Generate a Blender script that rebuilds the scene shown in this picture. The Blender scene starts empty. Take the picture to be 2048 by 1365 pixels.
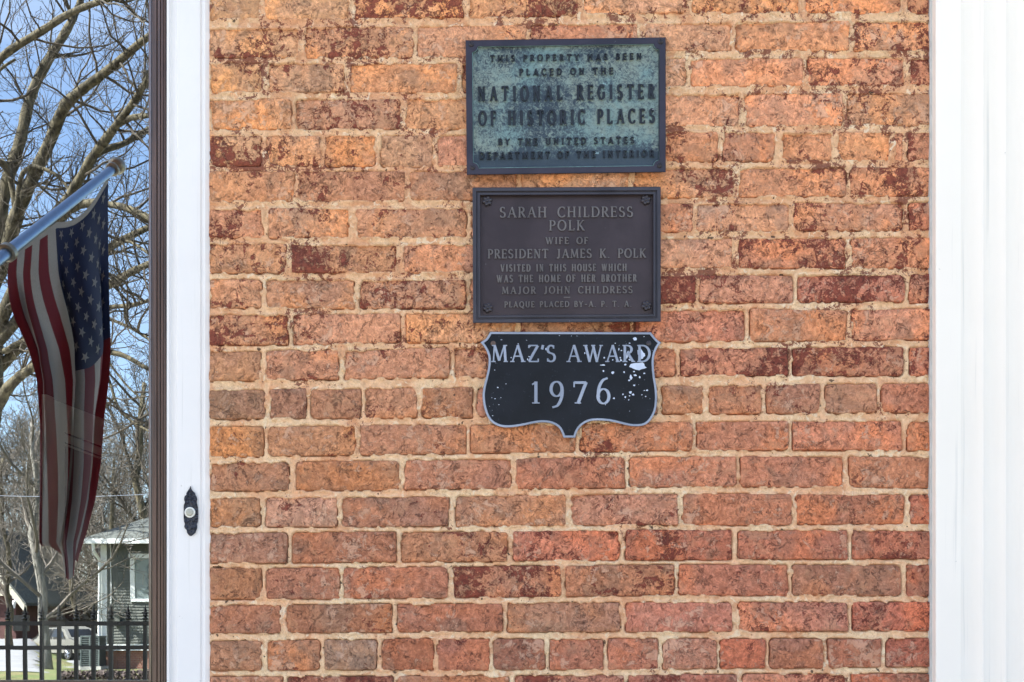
import bpy, math, random
import numpy as np
from mathutils import Vector, noise as mnoise

random.seed(7)
rng = np.random.default_rng(7)
SC = bpy.context.scene
COL = SC.collection
D = 2.2            # camera distance from the wall, metres
EYE = 1.15         # camera height above the porch floor
HOR = 1235.0       # photo row of the horizon
YG = 0.05          # plane of the storm door glass

# ------------------------------------------------------------------ camera, sky, sun, exposure
cam = bpy.data.cameras.new('camera'); camo = bpy.data.objects.new('camera', cam); COL.objects.link(camo)
camo.location = (0, -D, EYE); camo.rotation_euler = (math.radians(90), 0, 0)
cam.sensor_width = 36; cam.lens = 36 * D / 2.048
cam.shift_y = (HOR - 682.5) / 2048.0
cam.clip_start = 0.05; cam.clip_end = 3000
SC.camera = camo
SUN_AZ, SUN_EL = math.radians(-62), math.radians(47)
W_ = bpy.data.worlds.new('World'); SC.world = W_; W_.use_nodes = True
nt = W_.node_tree; nt.nodes.clear()
wo = nt.nodes.new('ShaderNodeOutputWorld'); bg = nt.nodes.new('ShaderNodeBackground'); sky = nt.nodes.new('ShaderNodeTexSky')
sky.sky_type = 'NISHITA'; sky.sun_disc = False; sky.sun_elevation = SUN_EL; sky.sun_rotation = SUN_AZ
sky.air_density = 1.0; sky.dust_density = 1.6; sky.ozone_density = 1.0
bg.inputs[1].default_value = 0.085
tcw = nt.nodes.new('ShaderNodeTexCoord'); mpw = nt.nodes.new('ShaderNodeMapping'); mpw.inputs['Scale'].default_value = (1.0, 1.6, 4.0)
nzw = nt.nodes.new('ShaderNodeTexNoise'); nzw.inputs['Scale'].default_value = 2.2; nzw.inputs['Detail'].default_value = 7; nzw.inputs['Roughness'].default_value = 0.6; nzw.inputs['Distortion'].default_value = 0.6
mrw = nt.nodes.new('ShaderNodeMapRange'); mrw.inputs[1].default_value = 0.42; mrw.inputs[2].default_value = 0.75; mrw.inputs[3].default_value = 0.0; mrw.inputs[4].default_value = 0.30
mxw = nt.nodes.new('ShaderNodeMix'); mxw.data_type = 'RGBA'; mxw.inputs[7].default_value = (5.2, 5.4, 5.8, 1)     # thin high cloud
nt.links.new(tcw.outputs['Generated'], mpw.inputs[0]); nt.links.new(mpw.outputs[0], nzw.inputs['Vector']); nt.links.new(nzw.outputs[0], mrw.inputs[0]); nt.links.new(mrw.outputs[0], mxw.inputs[0])
nt.links.new(sky.outputs[0], mxw.inputs[6]); nt.links.new(mxw.outputs[2], bg.inputs[0]); nt.links.new(bg.outputs[0], wo.inputs[0])
sl = bpy.data.lights.new('sun', 'SUN'); sl.energy = 5.0; sl.angle = math.radians(0.5); sl.color = (1.0, 0.94, 0.84)
so = bpy.data.objects.new('sun', sl); COL.objects.link(so)
sd = Vector((math.sin(SUN_AZ) * math.cos(SUN_EL), math.cos(SUN_AZ) * math.cos(SUN_EL), math.sin(SUN_EL)))
so.rotation_euler = sd.to_track_quat('Z', 'Y').to_euler(); so.location = (0, 0, 20)
SC.view_settings.view_transform = 'Standard'; SC.view_settings.look = 'None'
SC.view_settings.gamma = 1.0; SC.view_settings.use_curve_mapping = False
SC.view_settings.exposure = 2.40

# ------------------------------------------------------------------ helpers
def W(px, py, y=0.0):
    """place on or near the wall: millimetres read off the wall, y metres behind its face (minus = proud)"""
    k = (D + y) / D
    return ((px - 1024) / 1000 * k, y, EYE + (HOR - py) / 1000 * k)
def R(px, py, dist):
    """place in the street in front of the house, as far from the lens (by way of the glass) as dist"""
    k = dist / D
    return Vector(((px - 1024) / 1000 * k, 2 * YG - (dist - D), EYE + (HOR - py) / 1000 * k))
def lin(c):
    return tuple(((v / 255) / 12.92 if v / 255 <= 0.04045 else ((v / 255 + 0.055) / 1.055) ** 2.4) for v in c)
def alb(c, k=0.9):
    return tuple(min(0.95, v * k) for v in lin(c)) + (1.0,)

class MB:
    """collects faces and links them as one mesh object"""
    def __init__(s): s.v = []; s.f = []; s.mi = []
    def add(s, v, f, m=0):
        n = len(s.v); s.v += [tuple(p) for p in v]; s.f += [tuple(i + n for i in q) for q in f]; s.mi += [m] * len(f); return s
    def box(s, a, b, m=0):
        x0, y0, z0 = a; x1, y1, z1 = b
        if x0 > x1: x0, x1 = x1, x0
        if y0 > y1: y0, y1 = y1, y0
        if z0 > z1: z0, z1 = z1, z0
        return s.add([(x0,y0,z0),(x1,y0,z0),(x1,y1,z0),(x0,y1,z0),(x0,y0,z1),(x1,y0,z1),(x1,y1,z1),(x0,y1,z1)],
              [(0,3,2,1),(4,5,6,7),(0,1,5,4),(1,2,6,5),(2,3,7,6),(3,0,4,7)], m)
    def tube(s, pts, rad, n=6, cap=True, m=0):
        pts = [Vector(p) for p in pts]; N = len(pts)
        if not hasattr(rad, '__len__'): rad = [rad] * N
        base = len(s.v); up = None
        for i, p in enumerate(pts):
            t = (pts[min(i+1, N-1)] - pts[max(i-1, 0)])
            if t.length < 1e-9: t = Vector((0, 0, 1))
            t.normalize()
            if up is None: up = Vector((0, 0, 1)) if abs(t.z) < 0.9 else Vector((1, 0, 0))
            a = t.cross(up); a.normalize(); b = t.cross(a); up = -b if False else up
            for k in range(n):
                w = 2 * math.pi * k / n
                q = p + (a * math.cos(w) + b * math.sin(w)) * rad[i]
                s.v.append((q.x, q.y, q.z))
        for i in range(N - 1):
            for k in range(n):
                k2 = (k + 1) % n
                s.f.append((base+i*n+k, base+i*n+k2, base+(i+1)*n+k2, base+(i+1)*n+k)); s.mi.append(m)
        if cap and n > 3:
            s.f.append(tuple(base + k for k in range(n))[::-1]); s.mi.append(m)
            s.f.append(tuple(base + (N-1)*n + k for k in range(n))); s.mi.append(m)
        return s
    def lathe(s, c, axis, prof, n=16, m=0):
        """prof: list of (distance along axis, radius)"""
        c = Vector(c); ax = Vector(axis).normalized()
        a = ax.orthogonal().normalized(); b = ax.cross(a); base = len(s.v)
        for (h, r) in prof:
            for k in range(n):
                w = 2*math.pi*k/n; q = c + ax*h + (a*math.cos(w) + b*math.sin(w))*r; s.v.append((q.x,q.y,q.z))
        for i in range(len(prof)-1):
            for k in range(n):
                k2=(k+1)%n; s.f.append((base+i*n+k, base+i*n+k2, base+(i+1)*n+k2, base+(i+1)*n+k)); s.mi.append(m)
        s.f.append(tuple(base+k for k in range(n))[::-1]); s.mi.append(m)
        s.f.append(tuple(base+(len(prof)-1)*n+k for k in range(n))); s.mi.append(m)
        return s
    def column(s, prof, z0, z1, m=0):
        """an upright moulding: (x,y) profile run from z0 to z1"""
        n = len(prof); v = [(x, y, z0) for x, y in prof] + [(x, y, z1) for x, y in prof]
        f = [(i, (i+1) % n, n+(i+1) % n, n+i) for i in range(n)] + [tuple(range(n))[::-1], tuple(range(n, 2*n))]
        return s.add(v, f, m)
    def build(s, name, mats, parent=None, smooth=False, loc=None, angle=None):
        me = bpy.data.meshes.new(name); me.from_pydata(s.v, [], s.f)
        if not isinstance(mats, (list, tuple)): mats = [mats]
        for mm in mats: me.materials.append(mm)
        if len(mats) > 1: me.polygons.foreach_set('material_index', s.mi)
        me.validate(); me.update()
        if smooth: me.shade_smooth() if angle is None else me.shade_smooth()
        if smooth and angle is not None: me.set_sharp_from_angle(angle=math.radians(angle))
        o = bpy.data.objects.new(name, me); COL.objects.link(o)
        if parent is not None: o.parent = parent
        return o
def fixnorm(o):
    import bmesh
    bm = bmesh.new(); bm.from_mesh(o.data); bmesh.ops.recalc_face_normals(bm, faces=bm.faces); bm.to_mesh(o.data); bm.free(); return o
def tag(o, label=None, cat=None, group=None, kind=None):
    if label: o['label'] = label
    if cat: o['category'] = cat
    if group: o['group'] = group
    if kind: o['kind'] = kind
    return o
def thing(name, label, cat, group=None, loc=(0, 0, 0)):
    o = bpy.data.objects.new(name, None); COL.objects.link(o); o.location = loc; o.empty_display_size = 0.1
    return tag(o, label, cat, group)
def atP(root, o):
    from mathutils import Matrix
    o.matrix_parent_inverse = Matrix.Translation(-root.location); return o
def copy_tree(o, parent=None):
    c = o.copy(); COL.objects.link(c)
    if parent is not None: c.parent = parent
    for ch in [q for q in bpy.data.objects if q.parent == o]: copy_tree(ch, c)
    return c

# ------------------------------------------------------------------ materials
class NT:
    def __init__(s, name):
        s.m = bpy.data.materials.new(name); s.m.use_nodes = True; s.t = s.m.node_tree; s.t.nodes.clear()
        s.out = s.n('ShaderNodeOutputMaterial'); s.b = s.n('ShaderNodeBsdfPrincipled'); s.l(s.b.outputs[0], s.out.inputs[0])
    def n(s, t, **k):
        q = s.t.nodes.new(t)
        for a, b in k.items(): setattr(q, a, b)
        return q
    def l(s, a, b): s.t.links.new(a, b)
    def put(s, sock, v):
        if hasattr(v, 'is_linked') or isinstance(v, bpy.types.NodeSocket): s.l(v, sock)
        else:
            if isinstance(v, (tuple, list)) and len(v) == 3 and sock.type == 'RGBA': v = tuple(v) + (1,)
            sock.default_value = v
    def pos(s, scale=(1, 1, 1), off=(0, 0, 0), obj=False):
        g = s.n('ShaderNodeTexCoord').outputs['Object'] if obj else s.n('ShaderNodeNewGeometry').outputs['Position']
        mp = s.n('ShaderNodeMapping'); s.l(g, mp.inputs[0]); mp.inputs['Scale'].default_value = scale; mp.inputs['Location'].default_value = off
        return mp.outputs[0]
    def noise(s, vec, scale, detail=4, rough=0.55, dist=0.0, out=0):
        q = s.n('ShaderNodeTexNoise'); s.l(vec, q.inputs['Vector']); q.inputs['Scale'].default_value = scale
        q.inputs['Detail'].default_value = detail; q.inputs['Roughness'].default_value = rough; q.inputs['Distortion'].default_value = dist
        return q.outputs[out]
    def math(s, op, a, b=None, c=None, clamp=False):
        q = s.n('ShaderNodeMath', operation=op, use_clamp=clamp); s.put(q.inputs[0], a)
        if b is not None: s.put(q.inputs[1], b)
        if c is not None: s.put(q.inputs[2], c)
        return q.outputs[0]
    def ramp(s, v, lo, hi, a=0.0, b=1.0):
        q = s.n('ShaderNodeMapRange', interpolation_type='SMOOTHSTEP'); s.put(q.inputs[0], v); s.put(q.inputs[1], lo); s.put(q.inputs[2], hi)
        s.put(q.inputs[3], a); s.put(q.inputs[4], b); return q.outputs[0]
    def mix(s, f, a, b, mode='MIX'):
        q = s.n('ShaderNodeMix', data_type='RGBA', blend_type=mode); s.put(q.inputs[0], f); s.put(q.inputs[6], a); s.put(q.inputs[7], b); return q.outputs[2]
    def bump(s, h, strength, dist, prev=None):
        q = s.n('ShaderNodeBump'); q.inputs['Strength'].default_value = strength; q.inputs['Distance'].default_value = dist
        s.put(q.inputs['Height'], h)
        if prev is not None: s.l(prev, q.inputs['Normal'])
        return q.outputs[0]
    def fin(s, color=None, rough=None, normal=None, **k):
        if color is not None: s.put(s.b.inputs['Base Color'], color)
        if rough is not None: s.put(s.b.inputs['Roughness'], rough)
        if normal is not None: s.l(normal, s.b.inputs['Normal'])
        for a, v in k.items(): s.put(s.b.inputs[a.replace('_', ' ')], v)
        return s.m
def simple(name, col, rough=0.7, var=0.12, scale=20, bump=0.15, bd=0.002, metallic=0.0, spec=None):
    t = NT(name); p = t.pos(); n = t.noise(p, scale, 5, 0.6)
    c = t.mix(t.ramp(n, 0.3, 0.7), tuple(v*(1-var) for v in col[:3])+(1,), tuple(min(1, v*(1+var)) for v in col[:3])+(1,))
    t.fin(c, rough, t.bump(n, bump, bd), Metallic=metallic)
    if spec is not None: t.b.inputs['Specular IOR Level'].default_value = spec
    return t.m

# fleck pattern shared by brick and mortar so that the old red wash runs across both
def fleck(t, amount, wp):
    big = t.noise(wp, 8.5, 3, 0.55)
    det = t.noise(wp, 52, 8, 0.74, 0.7)
    fine = t.noise(wp, 150, 4, 0.65, 1.6)
    s = t.math('ADD', t.math('MULTIPLY', big, 0.72), det)
    s = t.math('ADD', s, t.math('MULTIPLY', fine, 0.42))
    thr = t.math('SUBTRACT', 1.312, t.math('MULTIPLY', amount, 0.215))
    return t.math('MULTIPLY', t.ramp(t.math('SUBTRACT', s, thr), -0.008, 0.014), t.ramp(amount, 0.0, 0.05))
def brick_mat():
    t = NT('old_brick'); wp = t.pos(); oi = t.n('ShaderNodeObjectInfo')
    base = oi.outputs['Color']; rnd = oi.outputs['Random']
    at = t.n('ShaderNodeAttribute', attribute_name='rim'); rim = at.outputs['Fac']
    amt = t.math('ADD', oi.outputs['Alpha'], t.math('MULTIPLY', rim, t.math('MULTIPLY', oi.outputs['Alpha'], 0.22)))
    # offset the low noises a little per brick so that no blotch runs straight over a joint
    off = t.n('ShaderNodeCombineXYZ'); t.l(t.math('MULTIPLY', rnd, 7.0), off.inputs[1])
    va = t.n('ShaderNodeVectorMath', operation='ADD'); t.l(wp, va.inputs[0]); t.l(off.outputs[0], va.inputs[1]); bp = va.outputs[0]
    n1 = t.noise(bp, 9, 2.5, 0.5); n2 = t.noise(bp, 13.3, 3, 0.55, 0.5); n3 = t.noise(bp, 7.1, 2, 0.5)
    c = t.mix(t.ramp(n1, 0.52, 0.66, 0, 0.62), base, t.mix(1.0, base, (0.78, 0.80, 0.90, 1), 'MULTIPLY'))
    grey = t.mix(0.60, base, alb((140, 118, 100)))
    c = t.mix(t.ramp(n2, 0.55, 0.66, 0, 0.75), c, grey)
    warm = t.mix(1.0, base, (1.25, 1.10, 0.88, 1), 'MULTIPLY')
    c = t.mix(t.ramp(n3, 0.50, 0.64, 0, 0.8), c, warm)
    rose = t.mix(0.45, base, alb((188, 140, 118)))
    n4 = t.noise(bp, 11.7, 4, 0.6, 0.8)
    c = t.mix(t.ramp(n4, 0.55, 0.66, 0, 0.7), c, rose)
    # fine mottle
    f1 = t.noise(wp, 75, 8, 0.72); f2 = t.noise(wp, 26, 6, 0.65, 1.5)
    c = t.mix(t.ramp(f1, 0.30, 0.70), t.mix(1.0, c, (0.68, 0.61, 0.56, 1), 'MULTIPLY'), t.mix(1.0, c, (1.28, 1.28, 1.28, 1), 'MULTIPLY'))
    cr = t.noise(wp, 58, 5, 0.6, 3.2)
    c = t.mix(t.ramp(cr, 0.44, 0.56), t.mix(1.0, c, (0.86, 0.82, 0.80, 1), 'MULTIPLY'), t.mix(1.0, c, (1.12, 1.12, 1.12, 1), 'MULTIPLY'))
    # pale scuffs, crisp
    sc = t.noise(wp, 46, 8, 0.72, 0.5)
    sg = t.noise(wp, 8, 2, 0.5, 0.2)
    scuff = t.ramp(t.math('ADD', sc, t.math('MULTIPLY', sg, 0.5)), 0.828, 0.862, 0, 0.72)
    c = t.mix(scuff, c, t.mix(0.65, base, alb((236, 190, 160))))
    # wrinkles: narrow dark lines along the level sets of a noise
    wr = t.noise(wp, 30, 8, 0.72, 0.9)
    w = t.math('ABSOLUTE', t.math('SUBTRACT', wr, 0.5)); wl = t.ramp(w, 0.0, 0.016, 0.75, 0.0)
    wl = t.math('MULTIPLY', wl, t.ramp(f2, 0.47, 0.56))
    c = t.mix(wl, c, t.mix(1.0, c, (0.42, 0.33, 0.30, 1), 'MULTIPLY'))
    # smoke and soot from the kiln, in broad soft-edged patches, and damp grime in finer ones
    n5 = t.noise(bp, 15, 5, 0.62, 0.4)
    c = t.mix(t.ramp(n5, 0.53, 0.64, 0, 0.5), c, t.mix(0.5, base, alb((112, 88, 72))))
    n6 = t.noise(bp, 21, 6, 0.68, 0.3)
    c = t.mix(t.ramp(n6, 0.55, 0.63, 0, 0.45), c, t.mix(0.35, base, alb((226, 176, 134))))
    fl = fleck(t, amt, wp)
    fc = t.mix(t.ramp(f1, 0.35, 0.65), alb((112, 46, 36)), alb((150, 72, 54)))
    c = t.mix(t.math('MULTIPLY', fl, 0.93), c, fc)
    # rare black pits
    pit = t.ramp(t.noise(wp, 95, 2, 0.5), 0.745, 0.765)
    c = t.mix(t.math('MULTIPLY', pit, 0.8), c, (0.03, 0.02, 0.015, 1))
    h = t.math('ADD', t.math('MULTIPLY', f1, 0.7), t.math('MULTIPLY', f2, 1.2))
    h = t.math('ADD', h, t.math('MULTIPLY', cr, 0.5)); h = t.math('SUBTRACT', h, t.math('MULTIPLY', fl, 0.35)); h = t.math('SUBTRACT', h, t.math('MULTIPLY', wl, 0.5))
    h = t.math('ADD', h, t.math('MULTIPLY', scuff, 0.2))
    return t.fin(c, 0.9, t.bump(h, 1.0, 0.0045))
def mortar_mat():
    t = NT('lime_mortar'); wp = t.pos()
    sx = t.n('ShaderNodeSeparateXYZ'); t.l(wp, sx.inputs[0]); z = sx.outputs[2]
    up = t.ramp(z, 1.35, 2.0)
    n1 = t.noise(wp, 8, 4, 0.6); f1 = t.noise(wp, 90, 7, 0.7); f2 = t.noise(wp, 30, 6, 0.65, 1.6)
    c = t.mix(t.ramp(n1, 0.35, 0.65), alb((248, 192, 150)), alb((255, 222, 182)))
    c = t.mix(t.math('MULTIPLY', up, 0.35), c, alb((238, 184, 136)))
    # brick coloured wash smeared over the joints, stronger high on the wall
    wash = t.ramp(t.math('ADD', t.noise(wp, 13, 6, 0.65, 0.8), t.math('MULTIPLY', up, 0.05)), 0.545, 0.61, 0, 0.6)
    c = t.mix(wash, c, alb((224, 156, 114)))
    c = t.mix(t.ramp(f1, 0.3, 0.7), t.mix(1.0, c, (0.80, 0.75, 0.70, 1), 'MULTIPLY'), t.mix(1.0, c, (1.10, 1.10, 1.10, 1), 'MULTIPLY'))
    pale = t.ramp(f2, 0.58, 0.64, 0, 0.7); c = t.mix(pale, c, alb((255, 232, 200)))
    w = t.math('ABSOLUTE', t.math('SUBTRACT', t.noise(wp, 30, 6, 0.62, 2.0), 0.5)); wl = t.ramp(w, 0.0, 0.012, 0.6, 0)
    wl = t.math('MULTIPLY', wl, t.ramp(n1, 0.45, 0.55))
    c = t.mix(wl, c, t.mix(1.0, c, (0.42, 0.33, 0.28, 1), 'MULTIPLY'))
    amt = t.ramp(z, 1.25, 2.0, 0.25, 0.85); fl = fleck(t, amt, wp)
    c = t.mix(t.math('MULTIPLY', fl, 0.85), c, alb((118, 50, 38)))
    pit = t.ramp(t.noise(wp, 62, 2, 0.5), 0.70, 0.725)
    c = t.mix(t.math('MULTIPLY', pit, 0.85), c, (0.05, 0.03, 0.02, 1))
    h = t.math('ADD', t.math('MULTIPLY', f1, 1.0), t.math('MULTIPLY', f2, 1.0)); h = t.math('SUBTRACT', h, t.math('MULTIPLY', pit, 1.2))
    return t.fin(c, 0.95, t.bump(h, 1.0, 0.0045))
M_BRICK = brick_mat(); M_MORTAR = mortar_mat()

def white_mat(name, c0, c1):
    t = NT(name); p = t.pos((60, 60, 1.2)); n = t.noise(p, 1.5, 4, 0.6); wp = t.pos(); s = t.noise(wp, 55, 3, 0.6); g = t.noise(wp, 3, 5, 0.6)
    c = t.mix(t.ramp(g, 0.35, 0.65), c0, c1)
    c = t.mix(t.ramp(n, 0.58, 0.74, 0, 0.32), c, (0.45, 0.44, 0.42, 1))
    c = t.mix(t.ramp(s, 0.76, 0.79, 0, 0.55), c, (0.35, 0.33, 0.30, 1))
    h = t.math('ADD', n, t.math('MULTIPLY', t.noise(wp, 160, 3, 0.5), 0.3))
    return t.fin(c, 0.55, t.bump(h, 0.10, 0.001))
M_CASING = white_mat('blue_white_paint', (0.78, 0.755, 0.75, 1), (0.81, 0.785, 0.78, 1))
M_WHITE = white_mat('white_paint', (0.89, 0.815, 0.735, 1), (0.91, 0.835, 0.755, 1))

def door_mat():
    t = NT('stained_brown_wood'); p = t.pos((90, 90, 2.0)); n = t.noise(p, 2, 6, 0.7, 0.4); wp = t.pos(); f = t.noise(wp, 130, 3, 0.5)
    c = t.mix(t.ramp(n, 0.32, 0.68), (0.050, 0.026, 0.018, 1), (0.125, 0.068, 0.048, 1))
    c = t.mix(t.ramp(f, 0.72, 0.76, 0, 0.5), c, (0.4, 0.3, 0.22, 1))
    t.b.inputs['Coat Weight'].default_value = 0.6; t.b.inputs['Coat Roughness'].default_value = 0.22
    return t.fin(c, 0.38, t.bump(n, 0.25, 0.001))
M_DOOR = door_mat()

def bronze(name, a, b, verd=None, rough=0.45, vz=0.0):
    t = NT(name); wp = t.pos(); n = t.noise(wp, 9, 5, 0.6, 0.4); f = t.noise(wp, 240, 5, 0.7)
    c = t.mix(t.ramp(n, 0.35, 0.65), a, b)
    if verd is not None:
        g = t.noise(wp, 7.5, 4, 0.55, 0.6); d = t.noise(wp, 150, 6, 0.75, 1.0)
        sx = t.n('ShaderNodeSeparateXYZ'); t.l(wp, sx.inputs[0])
        edge = t.ramp(sx.outputs[2], vz, vz + 0.05, -0.30, 0.0)       # rain has kept the lowest band dark
        k = t.math('ADD', t.math('MULTIPLY', g, 0.6), t.math('ADD', t.math('MULTIPLY', d, 1.15), edge))
        f_ = t.ramp(k, 0.72, 1.02, 0.0, 1.0)
        vc = t.mix(t.ramp(n, 0.42, 0.6), verd, tuple(min(1, v * q) for v, q in zip(verd, (0.74, 0.95, 1.08, 1))))
        c = t.mix(f_, c, vc)
        c = t.mix(t.ramp(t.noise(wp, 60, 3, 0.6), 0.70, 0.76, 0, 0.6), c, alb((170, 200, 205)))
        return t.fin(c, t.ramp(f_, 0, 1, 0.5, 0.85), t.bump(t.math('ADD', f, d), 0.35, 0.0012), Metallic=t.ramp(f_, 0, 0.6, 0.35, 0.0))
    sp = t.ramp(t.noise(wp, 85, 2, 0.5), 0.76, 0.775, 0, 0.6)
    c = t.mix(sp, c, (0.35, 0.36, 0.40, 1))
    return t.fin(c, rough, t.bump(f, 0.30, 0.0008), Metallic=0.35)
z_low = W(0, 335)[2]
M_BRZ1 = bronze('dark_bronze_frame', alb((46, 43, 55)), alb((60, 54, 66)))
M_VERD = bronze('verdigris_field', alb((46, 58, 70)), alb((62, 74, 84)), alb((136, 150, 142)), vz=z_low)
M_LET1 = bronze('dark_bronze_letters', alb((28, 32, 40)), alb((42, 46, 53)))
M_BRZ2 = bronze('brown_bronze', alb((54, 43, 47)), alb((66, 54, 58)), rough=0.5)
M_BRZ2F = bronze('brown_bronze_frame', alb((56, 51, 57)), alb((68, 63, 69)), rough=0.36)
M_LET2 = bronze('worn_bronze_letters', alb((110, 103, 101)), alb((122, 115, 112)), rough=0.45)
M_SCREW = bronze('blackened_screw', alb((40, 36, 42)), alb((60, 54, 60)))
def award_field():
    t = NT('black_award_paint'); wp = t.pos(); n = t.noise(wp, 10, 5, 0.6); f = t.noise(wp, 200, 4, 0.6)
    c = t.mix(t.ramp(n, 0.35, 0.65), alb((12, 14, 22)), alb((22, 25, 34)))
    c = t.mix(t.ramp(t.noise(wp, 140, 5, 0.8), 0.60, 0.72, 0, 0.20), c, alb((110, 120, 140)))
    t.b.inputs['Specular IOR Level'].default_value = 0.25
    return t.fin(c, 0.5, t.bump(f, 0.2, 0.0006))
M_BLACK = award_field()
M_ALU = bronze('grey_aluminium', alb((142, 148, 164)), alb((166, 172, 188)), rough=0.4)
M_BEAD = simple('grey_caulk_bead', (0.56, 0.56, 0.54, 1), 0.7, 0.1, 30, 0.4, 0.002)
M_CHIP = simple('bare_metal_chip', alb((205, 214, 235)), 0.5, 0.08, 80, 0.1, 0.0005)

# ------------------------------------------------------------------ the brick wall
rows = [  # top and bottom of each course read at four stations along the wall
 [(-13,40),(-15,38),(-28,27),(-30,27)], [(58,116),(53,117),(46,102),(42,103)], [(128,186),(128,187),(117,173),(116,173)],
 [(199,258),(199,261),(189,252),(187,252)], [(273,332),(271,333),(265,324),(266,322)], [(345,405),(344,402),(337,395),(335,391)],
 [(418,476),(417,476),(407,464),(405,461)], [(488,546),(490,547),(478,536),(475,536)], [(559,616),(561,618),(551,607),(549,605)],
 [(630,691),(629,684),(620,684),(619,679)], [(705,763),(696,755),(697,752),(694,752)], [(781,838),(775,836),(772,828),(767,826)],
 [(854,915),(851,908),(844,901),(843,901)], [(926,982),(921,980),(912,973),(915,975)], [(997,1054),(994,1053),(988,1051),(990,1048)],
 [(1067,1127),(1064,1124),(1060,1120),(1062,1119)], [(1137,1200),(1134,1197),(1130,1191),(1130,1193)], [(1211,1268),(1208,1264),(1205,1264),(1205,1262)],
 [(1283,1342),(1278,1341),(1278,1339),(1278,1334)], [(1354,1413),(1353,1412),(1350,1409),(1348,1407)]]
joints = [
 [526,704,932,1160,1378,1606,1811], [602,831,1056,1283,1466,1704], [530,693,920,1146,1376,1611,1814], [587,804,1030,1258,1486,1691],
 [528,645,756,870,984,1098,1212,1326,1441,1556,1671,1786,1809], [593,816,1038,1264,1471,1696], [530,705,938,1160,1389,1584,1812], [579,801,1025,1250,1470,1698],
 [527,713,936,1165,1395,1590,1813], [582,806,1037,1265,1494,1698], [526,683,905,1130,1355,1581,1813], [535,618,726,838,950,1063,1185,1318,1413,1528,1645,1758],
 [533,715,938,1157,1389,1583,1809], [584,806,1027,1255,1477,1693], [525,679,904,1136,1361,1587,1816], [577,797,1021,1246,1470,1700],
 [529,683,903,1127,1354,1580,1809], [567,789,1011,1244,1470,1700], [529,644,759,870,983,1096,1212,1322,1437,1537,1651,1769], [569,790,1023,1252,1480,1697]]
ST = [420, 900, 1350, 1860]
def rowy(r, x, k):
    return float(np.interp(x, ST, [rows[r][i][k] for i in range(4)]))
extra = []
for e in range(1, 4):   # courses just above and below the frame
    rows.insert(0, [(a[0]-71.5, a[1]-71.5) for a in rows[0]]); joints.insert(0, [560+ (e%2)*105 + i*226 for i in range(6)])
    rows.append([(a[0]+71.5, a[1]+71.5) for a in rows[-1]]); joints.append([560 + (e%2)*105 + i*226 for i in range(6)])
TOP = 3
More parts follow.
